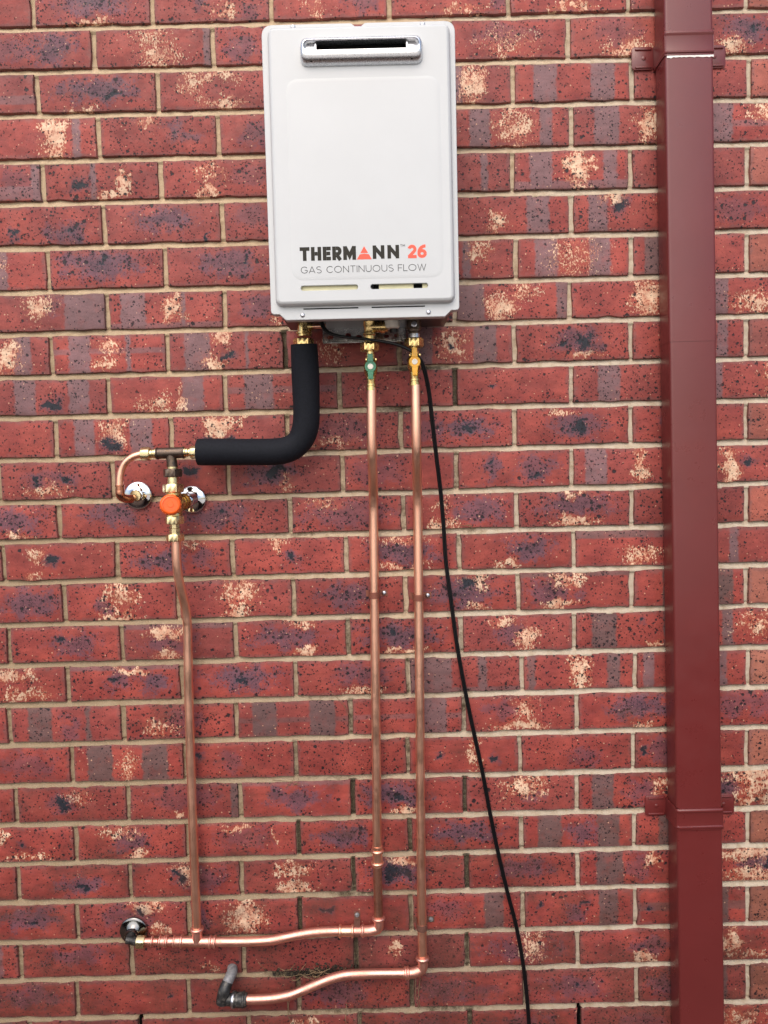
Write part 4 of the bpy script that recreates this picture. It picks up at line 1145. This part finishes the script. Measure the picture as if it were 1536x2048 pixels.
# ------------------------------------------------------------------ isolating valves
def ball_valve(name, label, x, zc, y, z_top, z_bot, hmat, mat, wing):
    t = thing(name, label, 'valve', (x, y, z_bot), 'lever valves under the heater')
    L_ = z_top - z_bot
    prof = [(0, .0098), (.006, .0098), (.0065, .0086), (.009, .0086), (.0095, .0098), (.0125, .0098), (.013, .0080), (.022, .0086), (.026, .0086)]
    m = zc - z_bot
    prof += [(m - .020, .0100), (m - .0175, .0100), (m - .017, .0088), (m - .010, .0125), (m, .0136), (m + .010, .0125), (m + .0165, .0090), (m + .017, .0100), (m + .021, .0100), (m + .0215, .0084),
             (L_ - .012, .0084), (L_ - .0115, .0096), (L_ - .0085, .0096), (L_ - .008, .0080), (L_, .0080)]
    b = MB().lathe((x, y, z_bot), (0, 0, 1), prof, 26)
    for dx in (-.0095, .0085):
        b.box(x + dx, x + dx + .004, y - .010, y + .006, zc + .0130, zc + .0175, .0006)
    o = b.build('valve_body', 'brass', t, smooth=30)
    b = MB().lathe((x, y - .010, zc), (0, -1, 0), [(0, .0078), (.012, .0078)], 18)
    b.build('stem', mat, t)
    # butterfly lever: disc with two wings
    h = MB()
    yh = y - .0225
    disc = []
    n = 44
    for i in range(n):
        a = 2 * math.pi * i / n
        disc.append((x + .0112 * math.cos(a), zc + .0112 * math.sin(a)))
    h.loft([at_y(disc, yh + .004), at_y(disc, yh - .0010), at_y(inset(disc, .0008), yh - .0020), at_y(inset(disc, .0026), yh - .0020), at_y(inset(disc, .0032), yh - .0008)])
    for sg in (1, -1):
        w0, w1 = .0062, .0046
        z1_ = zc + sg * .0095
        z2_ = zc + sg * wing
        pl = [(x - w0, z1_), (x + w0, z1_), (x + w1 + .0004, (z1_ + z2_) / 2), (x + w1, z2_), (x - w1, z2_), (x - w1 - .0004, (z1_ + z2_) / 2)]
        pl = [(a, c, .0014) for a, c in (pl if sg > 0 else pl[::-1])]
        pl = fillet(pl, 3)
        h.loft([at_y(pl, yh + .0030), at_y(pl, yh - .0022), at_y(inset(pl, .0008), yh - .0030)])
        pr = fillet([(x - w1 * .5, z1_ + sg * .004, .001), (x + w1 * .5, z1_ + sg * .004, .001), (x + w1 * .45, z2_ - sg * .002, .001), (x - w1 * .45, z2_ - sg * .002, .001)][::sg], 2)
        h.loft([at_y(pr, yh - .0029), at_y(inset(pr, .0004), yh - .0040)])
    h.build('lever', hmat, t, smooth=40)
    MB().lathe((x, yh - .0006, zc), (0, -1, 0), [(0, .0054), (.0012, .0054), (.0018, .0046), (.0018, .0034), (.0010, .0030), (.0010, .0016), (.0022, .0014)], 20).build('lever_nut', 'relief', t, smooth=40)
    return t
ball_valve('ball_valve', 'brass valve with green butterfly lever above the middle copper pipe', 0.6620, 1.7060, YV, 1.7400, 1.6625, 'green', 'galv', .0245)
ball_valve('ball_valve', 'brass valve with yellow butterfly lever beside the black cord', 0.7472, 1.7130, YV, 1.7450, 1.6700, 'yellow', 'galv', .0265)

# ------------------------------------------------------------------ lagged hot pipe
lag = thing('lagged_pipe', 'hot pipe elbow in thick black foam lagging between heater and tee', 'pipe', (0.53, -0.07, 1.53), )
pts = [(0.5335, -0.0860, 1.7547), (0.5339, -0.0820, 1.7157), (0.5338, -0.0760, 1.6678), (0.5332, -0.0720, 1.6271), (0.5300, -0.0690, 1.5969), (0.5201, -0.0670, 1.5726), (0.5016, -0.0660, 1.5563), (0.4724, -0.0650, 1.5491), (0.4174, -0.0630, 1.5495), (0.3672, -0.0610, 1.5508), (0.3139, -0.0590, 1.5521)]
foam = MB().tube(pts, lambda t: 0.0262 + 0.0006 * math.sin(t * 9) - .0004 * math.cos(t * 23), 40, 8)
foam.build('foam_sleeve', 'foam', lag, smooth=60)
MB().tube([(0.5337, -0.0860, 1.7595), (0.5332, -0.0860, 1.7441)], 0.009, 16, smooth=False).build('pipe_end', 'copper', lag)
MB().tube([(0.3079, -0.0590, 1.5523), (0.3209, -0.0590, 1.5519)], 0.007, 16, smooth=False).build('pipe_end', 'copper', lag)

# ------------------------------------------------------------------ tempering valve with its tee
tv = thing('tempering_valve', 'brass tempering valve with orange cap below a dark bronze tee', 'valve', (0.2577, -0.0580, 1.3760))
A_ = Vector((0.2297, -0.0580, 1.5512)); B_ = Vector((0.2856, -0.0580, 1.5518))
ax = (B_ - A_).normalized(); Lt = (B_ - A_).length
m = MB().lathe(A_, ax, [(0, .0118), (.003, .0124), (.004, .0112), (Lt - .004, .0112), (Lt - .003, .0124), (Lt, .0118)], 26)
C_ = (A_ + B_) / 2 + Vector((0.0005, 0, 0))
D_ = Vector((0.2605, -0.0580, 1.5235))
m.lathe(C_, D_ - C_, [(0, .0100), ((D_ - C_).length, .0108)], 24)
m.build('tee_body', 'bronze', tv)
def rings(mb, o, axis, spec):
    for t0, t1, r in spec:
        mb.lathe(o, axis, [(t0, r * .93), (t0 + .0006, r), (t1 - .0006, r), (t1, r * .93)], 26)
m = MB().lathe(A_, ax, [(-.016, .0075), (0, .0075)], 20)
rings(m, A_, ax, [(-.0035, -.0002, .0102), (-.0075, -.0045, .0095), (-.0125, -.0080, .0086)])
m.build('thread', 'pale_brass', tv)
m = MB().lathe(A_, ax, [(Lt, .0068), (Lt + .016, .0068)], 20)
rings(m, A_, ax, [(Lt + .0002, Lt + .0030, .0100), (Lt + .0035, Lt + .0075, .0092), (Lt + .0078, Lt + .0120, .0080)])
m.build('thread', 'pale_brass', tv)
MB().hexnut(A_, ax, -.0300, -.0128, .0140, 0.3).build('nut', 'pale_brass', tv)
MB().hexnut(A_, ax, Lt + .0125, Lt + .0275, .0135, 0.3).build('nut', 'pale_brass', tv)
dn = (Vector((0.2603, -0.0580, 1.3891)) - D_).normalized()
def T(py):                                                  # distance down the valve's axis for heights given as points on it
    return (D_ - Vector((0, 0, py))).z
def zz(py_z):
    return D_.z - py_z
z_ = lambda q: (D_.z - q) / -dn.z
zs = {933: 1.5245, 938: 1.5195, 940: 1.5175, 954: 1.5035, 956: 1.5015, 968: 1.4895, 970: 1.4875, 983: 1.4745, 985: 1.4725, 990: 1.4675, 992: 1.4655, 1026: 1.4314, 1028: 1.4294, 1032: 1.4254, 1034: 1.4233, 1046: 1.4113, 1048: 1.4093, 1056: 1.4012, 1068: 1.3891, 1069: 1.3881, 1082: 1.3750}
tt_ = {k: (D_.z - v) / abs(dn.z) for k, v in zs.items()}
m = MB().lathe(D_, dn, [(tt_[938], .0095), (tt_[954], .0112), (tt_[968], .0112)], 26)
rings(m, D_, dn, [(tt_[933], tt_[938], .0108)])
m.build('thread', 'pale_brass', tv)
MB().lathe(D_, dn, [(tt_[1046], .0100), (tt_[1056], .0098), (tt_[1056] + .001, .0112), (tt_[1068], .0108)], 8, twist=.3).build('thread', 'pale_brass', tv)
MB().hexnut(D_, dn, tt_[938], tt_[954], .0195, 0.3).build('nut', 'bronze', tv)
MB().hexnut(D_, dn, tt_[968], tt_[985], .0212, 0.15).build('nut', 'pale_brass', tv)
MB().hexnut(D_, dn, tt_[1030] if 1030 in tt_ else tt_[1032], tt_[1048], .0196, 0.35).build('nut', 'pale_brass', tv)
MB().hexnut(D_, dn, tt_[1068], tt_[1082], .0186, 0.2).build('nut', 'pale_brass', tv)
vb = D_ + dn * tt_[992]
m = MB().lathe(D_, dn, [(tt_[985], .0140), (tt_[985] + .001, .0150), (tt_[990], .0150), (tt_[990] + .0005, .0140), (tt_[992], .0155), (tt_[992] + .006, .0185), (tt_[1026] - .006, .0185), (tt_[1026], .0150), (tt_[1028], .0158), (tt_[1032], .0158)], 28)
vc = D_ + dn * ((tt_[992] + tt_[1026]) / 2)
m.lathe(vc, (0, -1, 0), [(0, .0175), (.020, .0175), (.021, .0200), (.0235, .0200), (.0242, .0175)], 28)
m.build('valve_body', 'brass', tv)
cvec = (Vector((0.2679, -0.1080, 1.4504)) - (vc + Vector((0, -.024, 0)))).normalized()
m = MB().lathe(vc + Vector((0, -.0236, 0)), cvec, [(0, .0200), (.002, .0206), (.0050, .0206), (.0056, .0197), (.0185, .0196), (.0218, .0184), (.0232, .0165), (.0234, .0150), (.0222, .0142), (.0222, .0060), (.0230, .0054), (.0230, .0)], 36, cap1=False)
for k in range(18):                                         # grip flutes round the cap
    an = 2 * math.pi * k / 18
    qc = cvec.to_track_quat('Z', 'Y')
    c0 = vc + Vector((0, -.0236, 0)) + qc @ Vector((.0194 * math.cos(an), .0194 * math.sin(an), .0060))
    m.tube([c0, c0 + cvec * .0125], .0013, 6, smooth=False)
m.build('cap', 'orange', tv, smooth=40)
wpt = Vector((0.2879, -0.0100, 1.4581))
sv = wpt - vc
sl = sv.length
m = MB().lathe(vc, sv, [(0, .0150), (.020, .0150), (.0205, .0168), (.024, .0168), (.0245, .0150), (.027, .0150), (.0275, .0168), (.031, .0168), (.0315, .0140), (sl * .62, .0140)], 28)
m.build('side_port', 'brass', tv)
m = MB().lathe(vc, sv, [(sl * .60, .0128), (sl * .66, .0150), (sl * .74, .0150), (sl * .78, .0125), (sl, .0125)], 28)
m.build('chrome_neck', 'chrome', tv)

# ------------------------------------------------------------------ round cover plates against the wall
def wall_rose(label, c, r, mat, hub):
    t = thing('wall_rose', label, 'cover plate', c, 'round cover plates where pipes enter the wall')
    m = MB().lathe(c, (0, -1, 0), [(-.001, r * .97), (.0012, r), (.0030, r * .99), (.0042, r * .94), (.0052, r * .84), (.0066, r * .70), (.0086, r * .56), (.0112, r * .46), (.0125, r * .40), (.0125, r * .33)], 44)
    m.build('dished_plate', mat, t, smooth=50)
    if hub:
        MB().hexnut(c, (0, -1, 0), .0115, .0215, hub, 0.3).build('nut', 'pale_brass' if mat == 'chrome' else mat, t)
    return t
wall_rose('chrome wall rose with a brass nut and copper elbow in front', (0.1724, -0.0040, 1.4670), .0290, 'chrome', .0125)
wall_rose('chrome wall rose half hidden behind the orange capped valve', (0.2842, -0.0040, 1.4559), .0285, 'chrome', 0)
wall_rose('dark nickel wall rose near the foot of the wall', (0.1238, -0.0040, 0.5355), .0300, 'dark_nickel', .0140)

# ------------------------------------------------------------------ copper loop from tee to wall
cl = thing('copper_loop_pipe', 'short curved copper pipe looping from the tee down to the wall rose', 'pipe', (0.1524, -0.0500, 1.4699))
lp = [(0.2066, -0.0580, 1.5508), (0.1955, -0.0575, 1.5500), (0.1811, -0.0570, 1.5454), (0.1673, -0.0560, 1.5358), (0.1584, -0.0550, 1.5220), (0.1537, -0.0550, 1.5061), (0.1519, -0.0550, 1.4881)]
MB().tube(lp, .0070, 20, 8).build('bent_pipe', 'copper', cl)
e0 = Vector((0.1525, -0.0550, 1.4901))
m = MB().lathe(e0, (0, 0, -1), [(0, .0076), (.0003, .0094), (.003, .0094), (.0035, .0082), (.008, .0082), (.0085, .0088), (.012, .0088)], 24)
m.tube([e0 + Vector((0, 0, -.010)), e0 + Vector((.0003, 0, -.018)), e0 + Vector((.003, .004, -.0250)), e0 + Vector((.010, .012, -.0285)), e0 + Vector((.016, .020, -.0285))], .0088, 20, 8)
m.build('elbow', 'dark_copper', cl)
m = MB().tube([e0 + Vector((.014, .018, -.0285)), Vector((0.1711, -0.0160, 1.4643))], .0050, 16, smooth=False)
m.build('stub', 'copper', cl)

# ------------------------------------------------------------------ cold water pipe
cp = thing('cold_water_pipe', 'branched copper pipe linking the green valve, dark wall rose and orange capped valve', 'pipe', (0.2660, -0.0300, 0.5244))
RP = .0095
mid = [(0.6627, -0.0850, 1.6676), (0.6614, -0.0850, 1.6152), (0.6606, -0.0830, 1.5665), (0.6606, -0.0760, 1.5324), (0.6607, -0.0620, 1.5028), (0.6607, -0.0440, 1.4725), (0.6603, -0.0320, 1.4416), (0.6598, -0.0275, 1.4056), (0.6582, -0.0260, 1.3230), (0.6556, -0.0260, 1.1358), (0.6530, -0.0260, 0.9248), (0.6499, -0.0260, 0.7184)]
MB().tube(mid, RP, 22, 8).build('pipe', 'copper', cp, smooth=60)
MB().tube([(0.6494, -0.0260, 0.6774), (0.6489, -0.0260, 0.6135), (0.6487, -0.0260, 0.5613)], RP, 22, 4).build('pipe', 'dull_copper', cp, smooth=60)
def sleeve(a, b, parent, mat='copper', r=RP, beads=(0.18, 0.82), name='coupling'):
    a, b = Vector(a), Vector(b)
    d = b - a
    m = MB().lathe(a, d, [(0, r * 1.01), (.0006, r * 1.12), (d.length - .0006, r * 1.12), (d.length, r * 1.01)], 24)
    for k in beads:
        m.ring(a, d, d.length * k, r * 1.16, .0019)
    return m.build(name, mat, parent)
sleeve((0.6500, -0.0260, 0.7205), (0.6494, -0.0260, 0.6752), cp, 'copper', RP, (.25, .83))
# elbow at the foot of the middle pipe
f0 = Vector((0.6488, -0.0260, 0.5678)); f1 = Vector((0.6489, -0.0270, 0.5510)); f2 = Vector((0.6439, -0.0270, 0.5403)); f3 = Vector((0.6280, -0.0280, 0.5375)); f4 = Vector((0.6111, -0.0280, 0.5374))
m = MB().tube([f0, f1, (f1 + f2) / 2 + Vector((.0015, 0, -.001)), f2, f3, f4], RP * 1.12, 24, 8)
m.ring(f0, f1 - f0, .005, RP * 1.18, .0022)
m.ring(f4, f3 - f4, .004, RP * 1.14, .0018)
m.build('elbow', 'satin_copper', cp)
lowp = [(0.2955, -0.0260, 0.5206), (0.3335, -0.0260, 0.5196), (0.3758, -0.0260, 0.5191), (0.4182, -0.0260, 0.5207), (0.4501, -0.0260, 0.5260), (0.4820, -0.0260, 0.5317), (0.5139, -0.0270, 0.5364), (0.5510, -0.0280, 0.5383), (0.6132, -0.0280, 0.5373)]
MB().tube(lowp, RP, 22, 8).build('pipe', 'satin_copper', cp, smooth=60)
sleeve((0.5658, -0.0280, 0.5381), (0.5953, -0.0280, 0.5375), cp, 'copper', RP, (.05, .93))
# tee where the left riser joins
m = MB()
ta, tb = Vector((0.2300, -0.0260, 0.5228)), Vector((0.3039, -0.0260, 0.5203))
tx = tb - ta
m.lathe(ta, tx, [(0, RP), (.0006, RP * 1.13), (tx.length - .0006, RP * 1.13), (tx.length, RP)], 24)
for k in (.02, .84, .97): m.ring(ta, tx, tx.length * k, RP * 1.16, .0017)
tc = Vector((0.2649, -0.0260, 0.5219)); td = Vector((0.2650, -0.0260, 0.5524))
m.lathe(tc, td - tc, [(0, RP * 1.2), (.010, RP * 1.14), ((td - tc).length, RP * 1.12)], 24)
m.ring(tc, td - tc, (td - tc).length - .003, RP * 1.2, .0022)
m.build('tee', 'satin_copper', cp)
# stepped reducers towards the wall rose
m = MB()
ra, rb = Vector((0.1532, -0.0300, 0.5273)), Vector((0.2321, -0.0260, 0.5227))
rx = rb - ra
Lr = rx.length
m.lathe(ra, rx, [(0, .0072), (Lr * .18, .0072), (Lr * .19, .0084), (Lr * .24, .0084), (Lr * .25, .0066), (Lr * .36, .0066), (Lr * .40, .0098), (Lr * .58, .0098), (Lr * .62, .0086), (Lr * .75, .0086), (Lr * .80, .0104), (Lr, .0104)], 24)
for k in (.21, .42, .55, .60, .79): m.ring(ra, rx, Lr * k, .0104 if k > .3 else .0090, .0013)
m.build('reducer', 'satin_copper', cp)
MB().hexnut(Vector((0.1379, -0.0300, 0.5266)), rx, 0, .0170, .0142, 0.2).build('nut', 'pale_brass', cp)
m = MB()
wc = Vector((0.1238, -0.0040, 0.5355))
w2 = Vector((0.1395, -0.0300, 0.5265))
m.tube([wc + Vector((0, -.008, 0)), wc + Vector((0, -.020, -.0005)), wc + Vector((.0004, -.0275, -.002))], .0090, 20, 6)
m.tube([wc + Vector((-.0065, -.0275, -.0025)), wc + Vector((.002, -.0275, -.0035)), w2], .0082, 20, smooth=False)
m.build('blackened_elbow', 'black_fit', cp)
# left riser
lr = [(0.2618, -0.0580, 1.3779), (0.2613, -0.0570, 1.3465), (0.2613, -0.0540, 1.3158), (0.2627, -0.0480, 1.2894), (0.2656, -0.0400, 1.2624), (0.2685, -0.0320, 1.2351), (0.2695, -0.0280, 1.2084), (0.2694, -0.0260, 1.1767), (0.2667, -0.0260, 1.0403), (0.2649, -0.0260, 0.8279), (0.2646, -0.0260, 0.6557), (0.2649, -0.0260, 0.5503)]
MB().tube(lr, RP * .98, 22, 8).build('pipe', 'copper', cp, smooth=60)

# ------------------------------------------------------------------ gas pipe
gp = thing('gas_pipe', 'copper pipe from yellow valve down to the dark elbow at the foot of the wall', 'pipe', (0.7373, -0.0300, 0.4722))
gpts = [(0.7488, -0.0850, 1.6713), (0.7485, -0.0850, 1.6131), (0.7481, -0.0830, 1.5693), (0.7486, -0.0760, 1.5352), (0.7491, -0.0620, 1.5056), (0.7498, -0.0440, 1.4754), (0.7502, -0.0320, 1.4445), (0.7501, -0.0275, 1.4085), (0.7493, -0.0260, 1.3208), (0.7460, -0.0260, 1.0284), (0.7423, -0.0260, 0.7623), (0.7402, -0.0260, 0.5459), (0.7397, -0.0260, 0.4738)]
MB().tube(gpts, RP, 22, 8).build('pipe', 'copper', gp, smooth=60)
f0 = Vector((0.7398, -0.0260, 0.4793)); f1 = Vector((0.7399, -0.0270, 0.4613)); f2 = Vector((0.7349, -0.0270, 0.4483)); f3 = Vector((0.7188, -0.0280, 0.4434)); f4 = Vector((0.6976, -0.0280, 0.4428))
m = MB().tube([f0, f1, (f1 + f2) / 2 + Vector((.0015, 0, -.001)), f2, f3, f4], RP * 1.12, 24, 8)
m.ring(f0, f1 - f0, .006, RP * 1.2, .0024)
m.ring(f4, f3 - f4, .006, RP * 1.15, .0018)
m.ring(f4, f3 - f4, .011, RP * 1.15, .0018)
m.build('elbow', 'satin_copper', gp)
gl = [(0.7019, -0.0280, 0.4427), (0.6383, -0.0280, 0.4438), (0.6013, -0.0280, 0.4436), (0.5726, -0.0280, 0.4416), (0.5429, -0.0290, 0.4348), (0.5131, -0.0310, 0.4249), (0.4845, -0.0330, 0.4145), (0.4580, -0.0350, 0.4062), (0.4263, -0.0360, 0.4011), (0.3946, -0.0360, 0.3992), (0.3609, -0.0360, 0.3995)]
MB().tube(gl, RP * 1.02, 22, 8).build('pipe', 'satin_copper', gp, smooth=60)

# grey stub and blackened elbow the gas pipe is pushed into
ge = thing('stub_elbow', 'weathered grey wall stub with a blackened elbow gripping the lowest copper pipe', 'pipe fitting', (0.3197, -0.0300, 0.4060))
m = MB().tube([(0.3284, 0.0120, 0.4428), (0.3318, -0.0100, 0.4423), (0.3276, -0.0220, 0.4353), (0.3226, -0.0300, 0.4257)], .0112, 20, 6)
m.build('grey_stub', 'lead', ge)
m = MB().tube([(0.3251, -0.0260, 0.4316), (0.3200, -0.0340, 0.4199), (0.3174, -0.0360, 0.4072), (0.3164, -0.0360, 0.3952)], lambda t: .0118 + .0028 * t, 22, 6)
m.tube([(0.3072, -0.0360, 0.4020), (0.3376, -0.0360, 0.3990)], .0120, 22, smooth=False)
m.build('elbow', 'black_fit', ge)
e1 = Vector((0.3377, -0.0360, 0.3996)); e2 = Vector((0.3672, -0.0360, 0.3988))
Le = (e2 - e1).length
m = MB().lathe(e1, e2 - e1, [(0, .0140), (.001, .0158), (.006, .0158), (.0065, .0146), (Le - .010, .0150), (Le - .009, .0160), (Le - .006, .0160), (Le - .005, .0140), (Le, .0130)], 26)
m.build('collar', 'black_fit', ge)
MB().lathe(e1, e2 - e1, [(-.0022, .0150), (.0, .0164), (.0026, .0164), (.003, .0150)], 26).build('steel_ring', 'galv', ge)

# ------------------------------------------------------------------ saddle clips
def pipe_clip(label, c, axis, side, screw='galv', mat='clip_copper'):
    """a band over the pipe with one screwed ear; axis: along the pipe, side: towards the ear"""
    t = thing('pipe_clip', label, 'clip', c, 'saddle clips on the copper pipes')
    c = Vector((c[0], -.026, c[2]))
    a = Vector(axis).normalized(); s_ = Vector(side).normalized()
    up = Vector((0, -1, 0))
    r0, r1, w = RP + .0004, RP + .0019, .0066
    prof = []
    base = .026 - .0012                                    # distance from pipe axis back to the wall
    prof.append((-r1 - .0062, -base))
    prof.append((-r1 - .0005, -base))
    for k in range(13):
        an = math.pi - math.pi * k / 12
        prof.append((r1 * math.cos(an), r1 * math.sin(an)))
    prof.append((r1 + .0005, -base))
    prof.append((r1 + .0165, -base))
    loops = []
    th = .0014
    outer = prof
    inner = [(-r1 - .0062, -base + th * -1)] 
    inn = []
    inn.append((r1 + .0165, -base - th)); inn.append((r1 - .0010, -base - th))
    for k in range(13):
        an = math.pi * k / 12
        inn.append((r0 * math.cos(an), r0 * math.sin(an)))
    inn.append((-r1 + .0010, -base - th)); inn.append((-r1 - .0062, -base - th))
    loop = [(p[0], p[1]) for p in outer] + inn
    for q in (-w, w):
        loops.append([c + a * q + s_ * p[0] + up * p[1] for p in loop])
    MB().loft(loops).build('band', mat, t, smooth=40)
    sp = c + s_ * (r1 + .0090) + up * -base
    m = MB().lathe(sp, (0, -1, 0), [(-.001, .0050), (.0018, .0050), (.0034, .0038), (.0040, .0020), (.0040, .0014), (.002, .0012)], 18, cap0=False)
    m.build('screw', screw, t, smooth=40)
    return t
ax_m = Vector((0.6519, -0.0260, 0.8182)) - Vector((0.6588, -0.0260, 1.3437))
pipe_clip('copper saddle clip halfway up the middle copper pipe', (0.6569, -0.0260, 1.2505), ax_m, (1, 0, 0))
pipe_clip('copper saddle clip on the right copper pipe beside the black cord', (0.7481, -0.0260, 1.2431), ax_m, (1, 0, 0))
pipe_clip('dull saddle clip just above the bottom elbow of the right copper pipe', (0.7401, -0.0260, 0.5427), ax_m, (1, 0, 0), 'lead', 'dull_band')
pipe_clip('upright saddle clip on the horizontal copper pipe beside the elbow', (0.6026, -0.0260, 0.5360), (1, 0, 0), (0, 0, 1), 'lead', 'dull_band')

# ------------------------------------------------------------------ power cord
pc = [(0.5701, -0.1100, 1.8055), (0.5715, -0.1100, 1.7885), (0.5771, -0.1120, 1.7775), (0.5894, -0.1140, 1.7684), (0.6150, -0.1140, 1.7621), (0.6435, -0.1130, 1.7588), (0.6739, -0.1120, 1.7544), (0.7054, -0.1100, 1.7483), (0.7292, -0.1070, 1.7407), (0.7464, -0.1040, 1.7303), (0.7598, -0.0980, 1.7156), (0.7676, -0.0900, 1.6944), (0.7754, -0.0760, 1.6571), (0.7821, -0.0600, 1.5993),
      (0.7898, -0.0440, 1.5299), (0.7976, -0.0300, 1.4637), (0.8032, -0.0190, 1.3912), (0.8074, -0.0120, 1.3125), (0.8165, -0.0090, 1.2333), (0.8273, -0.0080, 1.1378), (0.8451, -0.0080, 1.0257), (0.8624, -0.0080, 0.9343), (0.8768, -0.0090, 0.8590), (0.8891, -0.0100, 0.7835), (0.9044, -0.0120, 0.6972), (0.9240, -0.0130, 0.6045), (0.9411, -0.0120, 0.5321),
      (0.9541, -0.0110, 0.4539), (0.9616, -0.0110, 0.3816), (0.9658, -0.0120, 0.3131)]
last = Vector(pc[-1])
pc += [tuple(last + Vector((.004, -.004, -.10))), tuple(last + Vector((.010, -.03, -.22))), tuple(last + Vector((.03, -.10, -.29)))]
cord = MB()
cord.tube([tuple(Vector(p) + Vector((-.0018, 0, 0))) for p in pc], .0025, 10, 6)
cord.tube([tuple(Vector(p) + Vector((.0018, 0.0003, 0))) for p in pc], .0025, 10, 6)
co = cord.build('power_cord', 'cord', None, smooth=60, loc=pc[-1])
tag(co, 'thin black power cord hanging from the heater down the wall', 'cord')

# ------------------------------------------------------------------ dry grass and humus caught behind the lowest pipe
rg = random.Random(4)
nest = MB()
for i in range(34):
    c = Vector((rg.gauss(.495, .045), -.004, rg.gauss(.428, .010)))
    a = rg.uniform(0, math.pi)
    l = rg.uniform(.012, .05)
    p0 = c; p1 = c + Vector((math.cos(a) * l * .5, -rg.uniform(.004, .016), math.sin(a) * l * .35)); p2 = c + Vector((math.cos(a) * l, -rg.uniform(.001, .010), math.sin(a) * l * .6 - .004))
    nest.tube([p0, p1, p2], .00055, 5, 4)
for (x0, z0, x1, z1) in ((.447, .372, .462, .305), (.452, .374, .456, .340), (.575, .36, .577, .30), (.725, .42, .731, .345), (.735, .415, .733, .350)):
    nest.tube([(x0, -.002, z0), ((x0 + x1) / 2 - .004, -.010, (z0 + z1) / 2), (x1, -.004, z1)], .0007, 5, 5)
for (x0, z0, x1, z1) in ((.430, .855, .490, .842), (.478, .865, .455, .835), (.470, .838, .486, .858), (.555, 1.045, .600, .985), (.83, 1.388, .87, 1.378), (.85, 1.39, .862, 1.376)):
    nest.tube([(x0, .001, z0), ((x0 + x1) / 2 + .006, -.004, (z0 + z1) / 2 + .004), (x1, 0, z1)], .0005, 5, 5)
o = nest.build('dry_grass', 'straw', None, loc=(.5, 0, .42))
tag(o, 'wisps of dry grass stuck to the mortar above the lowest copper pipe', 'dry grass', kind='stuff')
hum = MB()
for i in range(260):
    x = rg.gauss(.510, .040); z = .4285 + rg.gauss(0, .006) + abs(rg.gauss(0, .012)) * math.exp(-((x - .535) / .035) ** 2)
    r = rg.uniform(.0012, .0042)
    m_ = [Vector((rg.uniform(.6, 1.2), rg.uniform(.5, 1), rg.uniform(.5, 1))) * r for _ in range(1)][0]
    bmx = bmesh.new()
    bmesh.ops.create_icosphere(bmx, subdivisions=1, radius=1)
    for v in bmx.verts:
        v.co = Vector((v.co.x * m_.x, v.co.y * m_.y, v.co.z * m_.z)) * rg.uniform(.75, 1.2) + Vector((x, rg.uniform(-.002, .006), z))
    bmx.verts.index_update()
    hum.add([v.co[:] for v in bmx.verts], [[v.index for v in f_.verts] for f_ in bmx.faces])
    bmx.free()
o = hum.build('humus', 'soil', None, loc=(.5, 0, .42), smooth=0)
tag(o, 'crumbs of dark humus lodged in the bed joint above the lowest copper pipe', 'soil', kind='stuff')
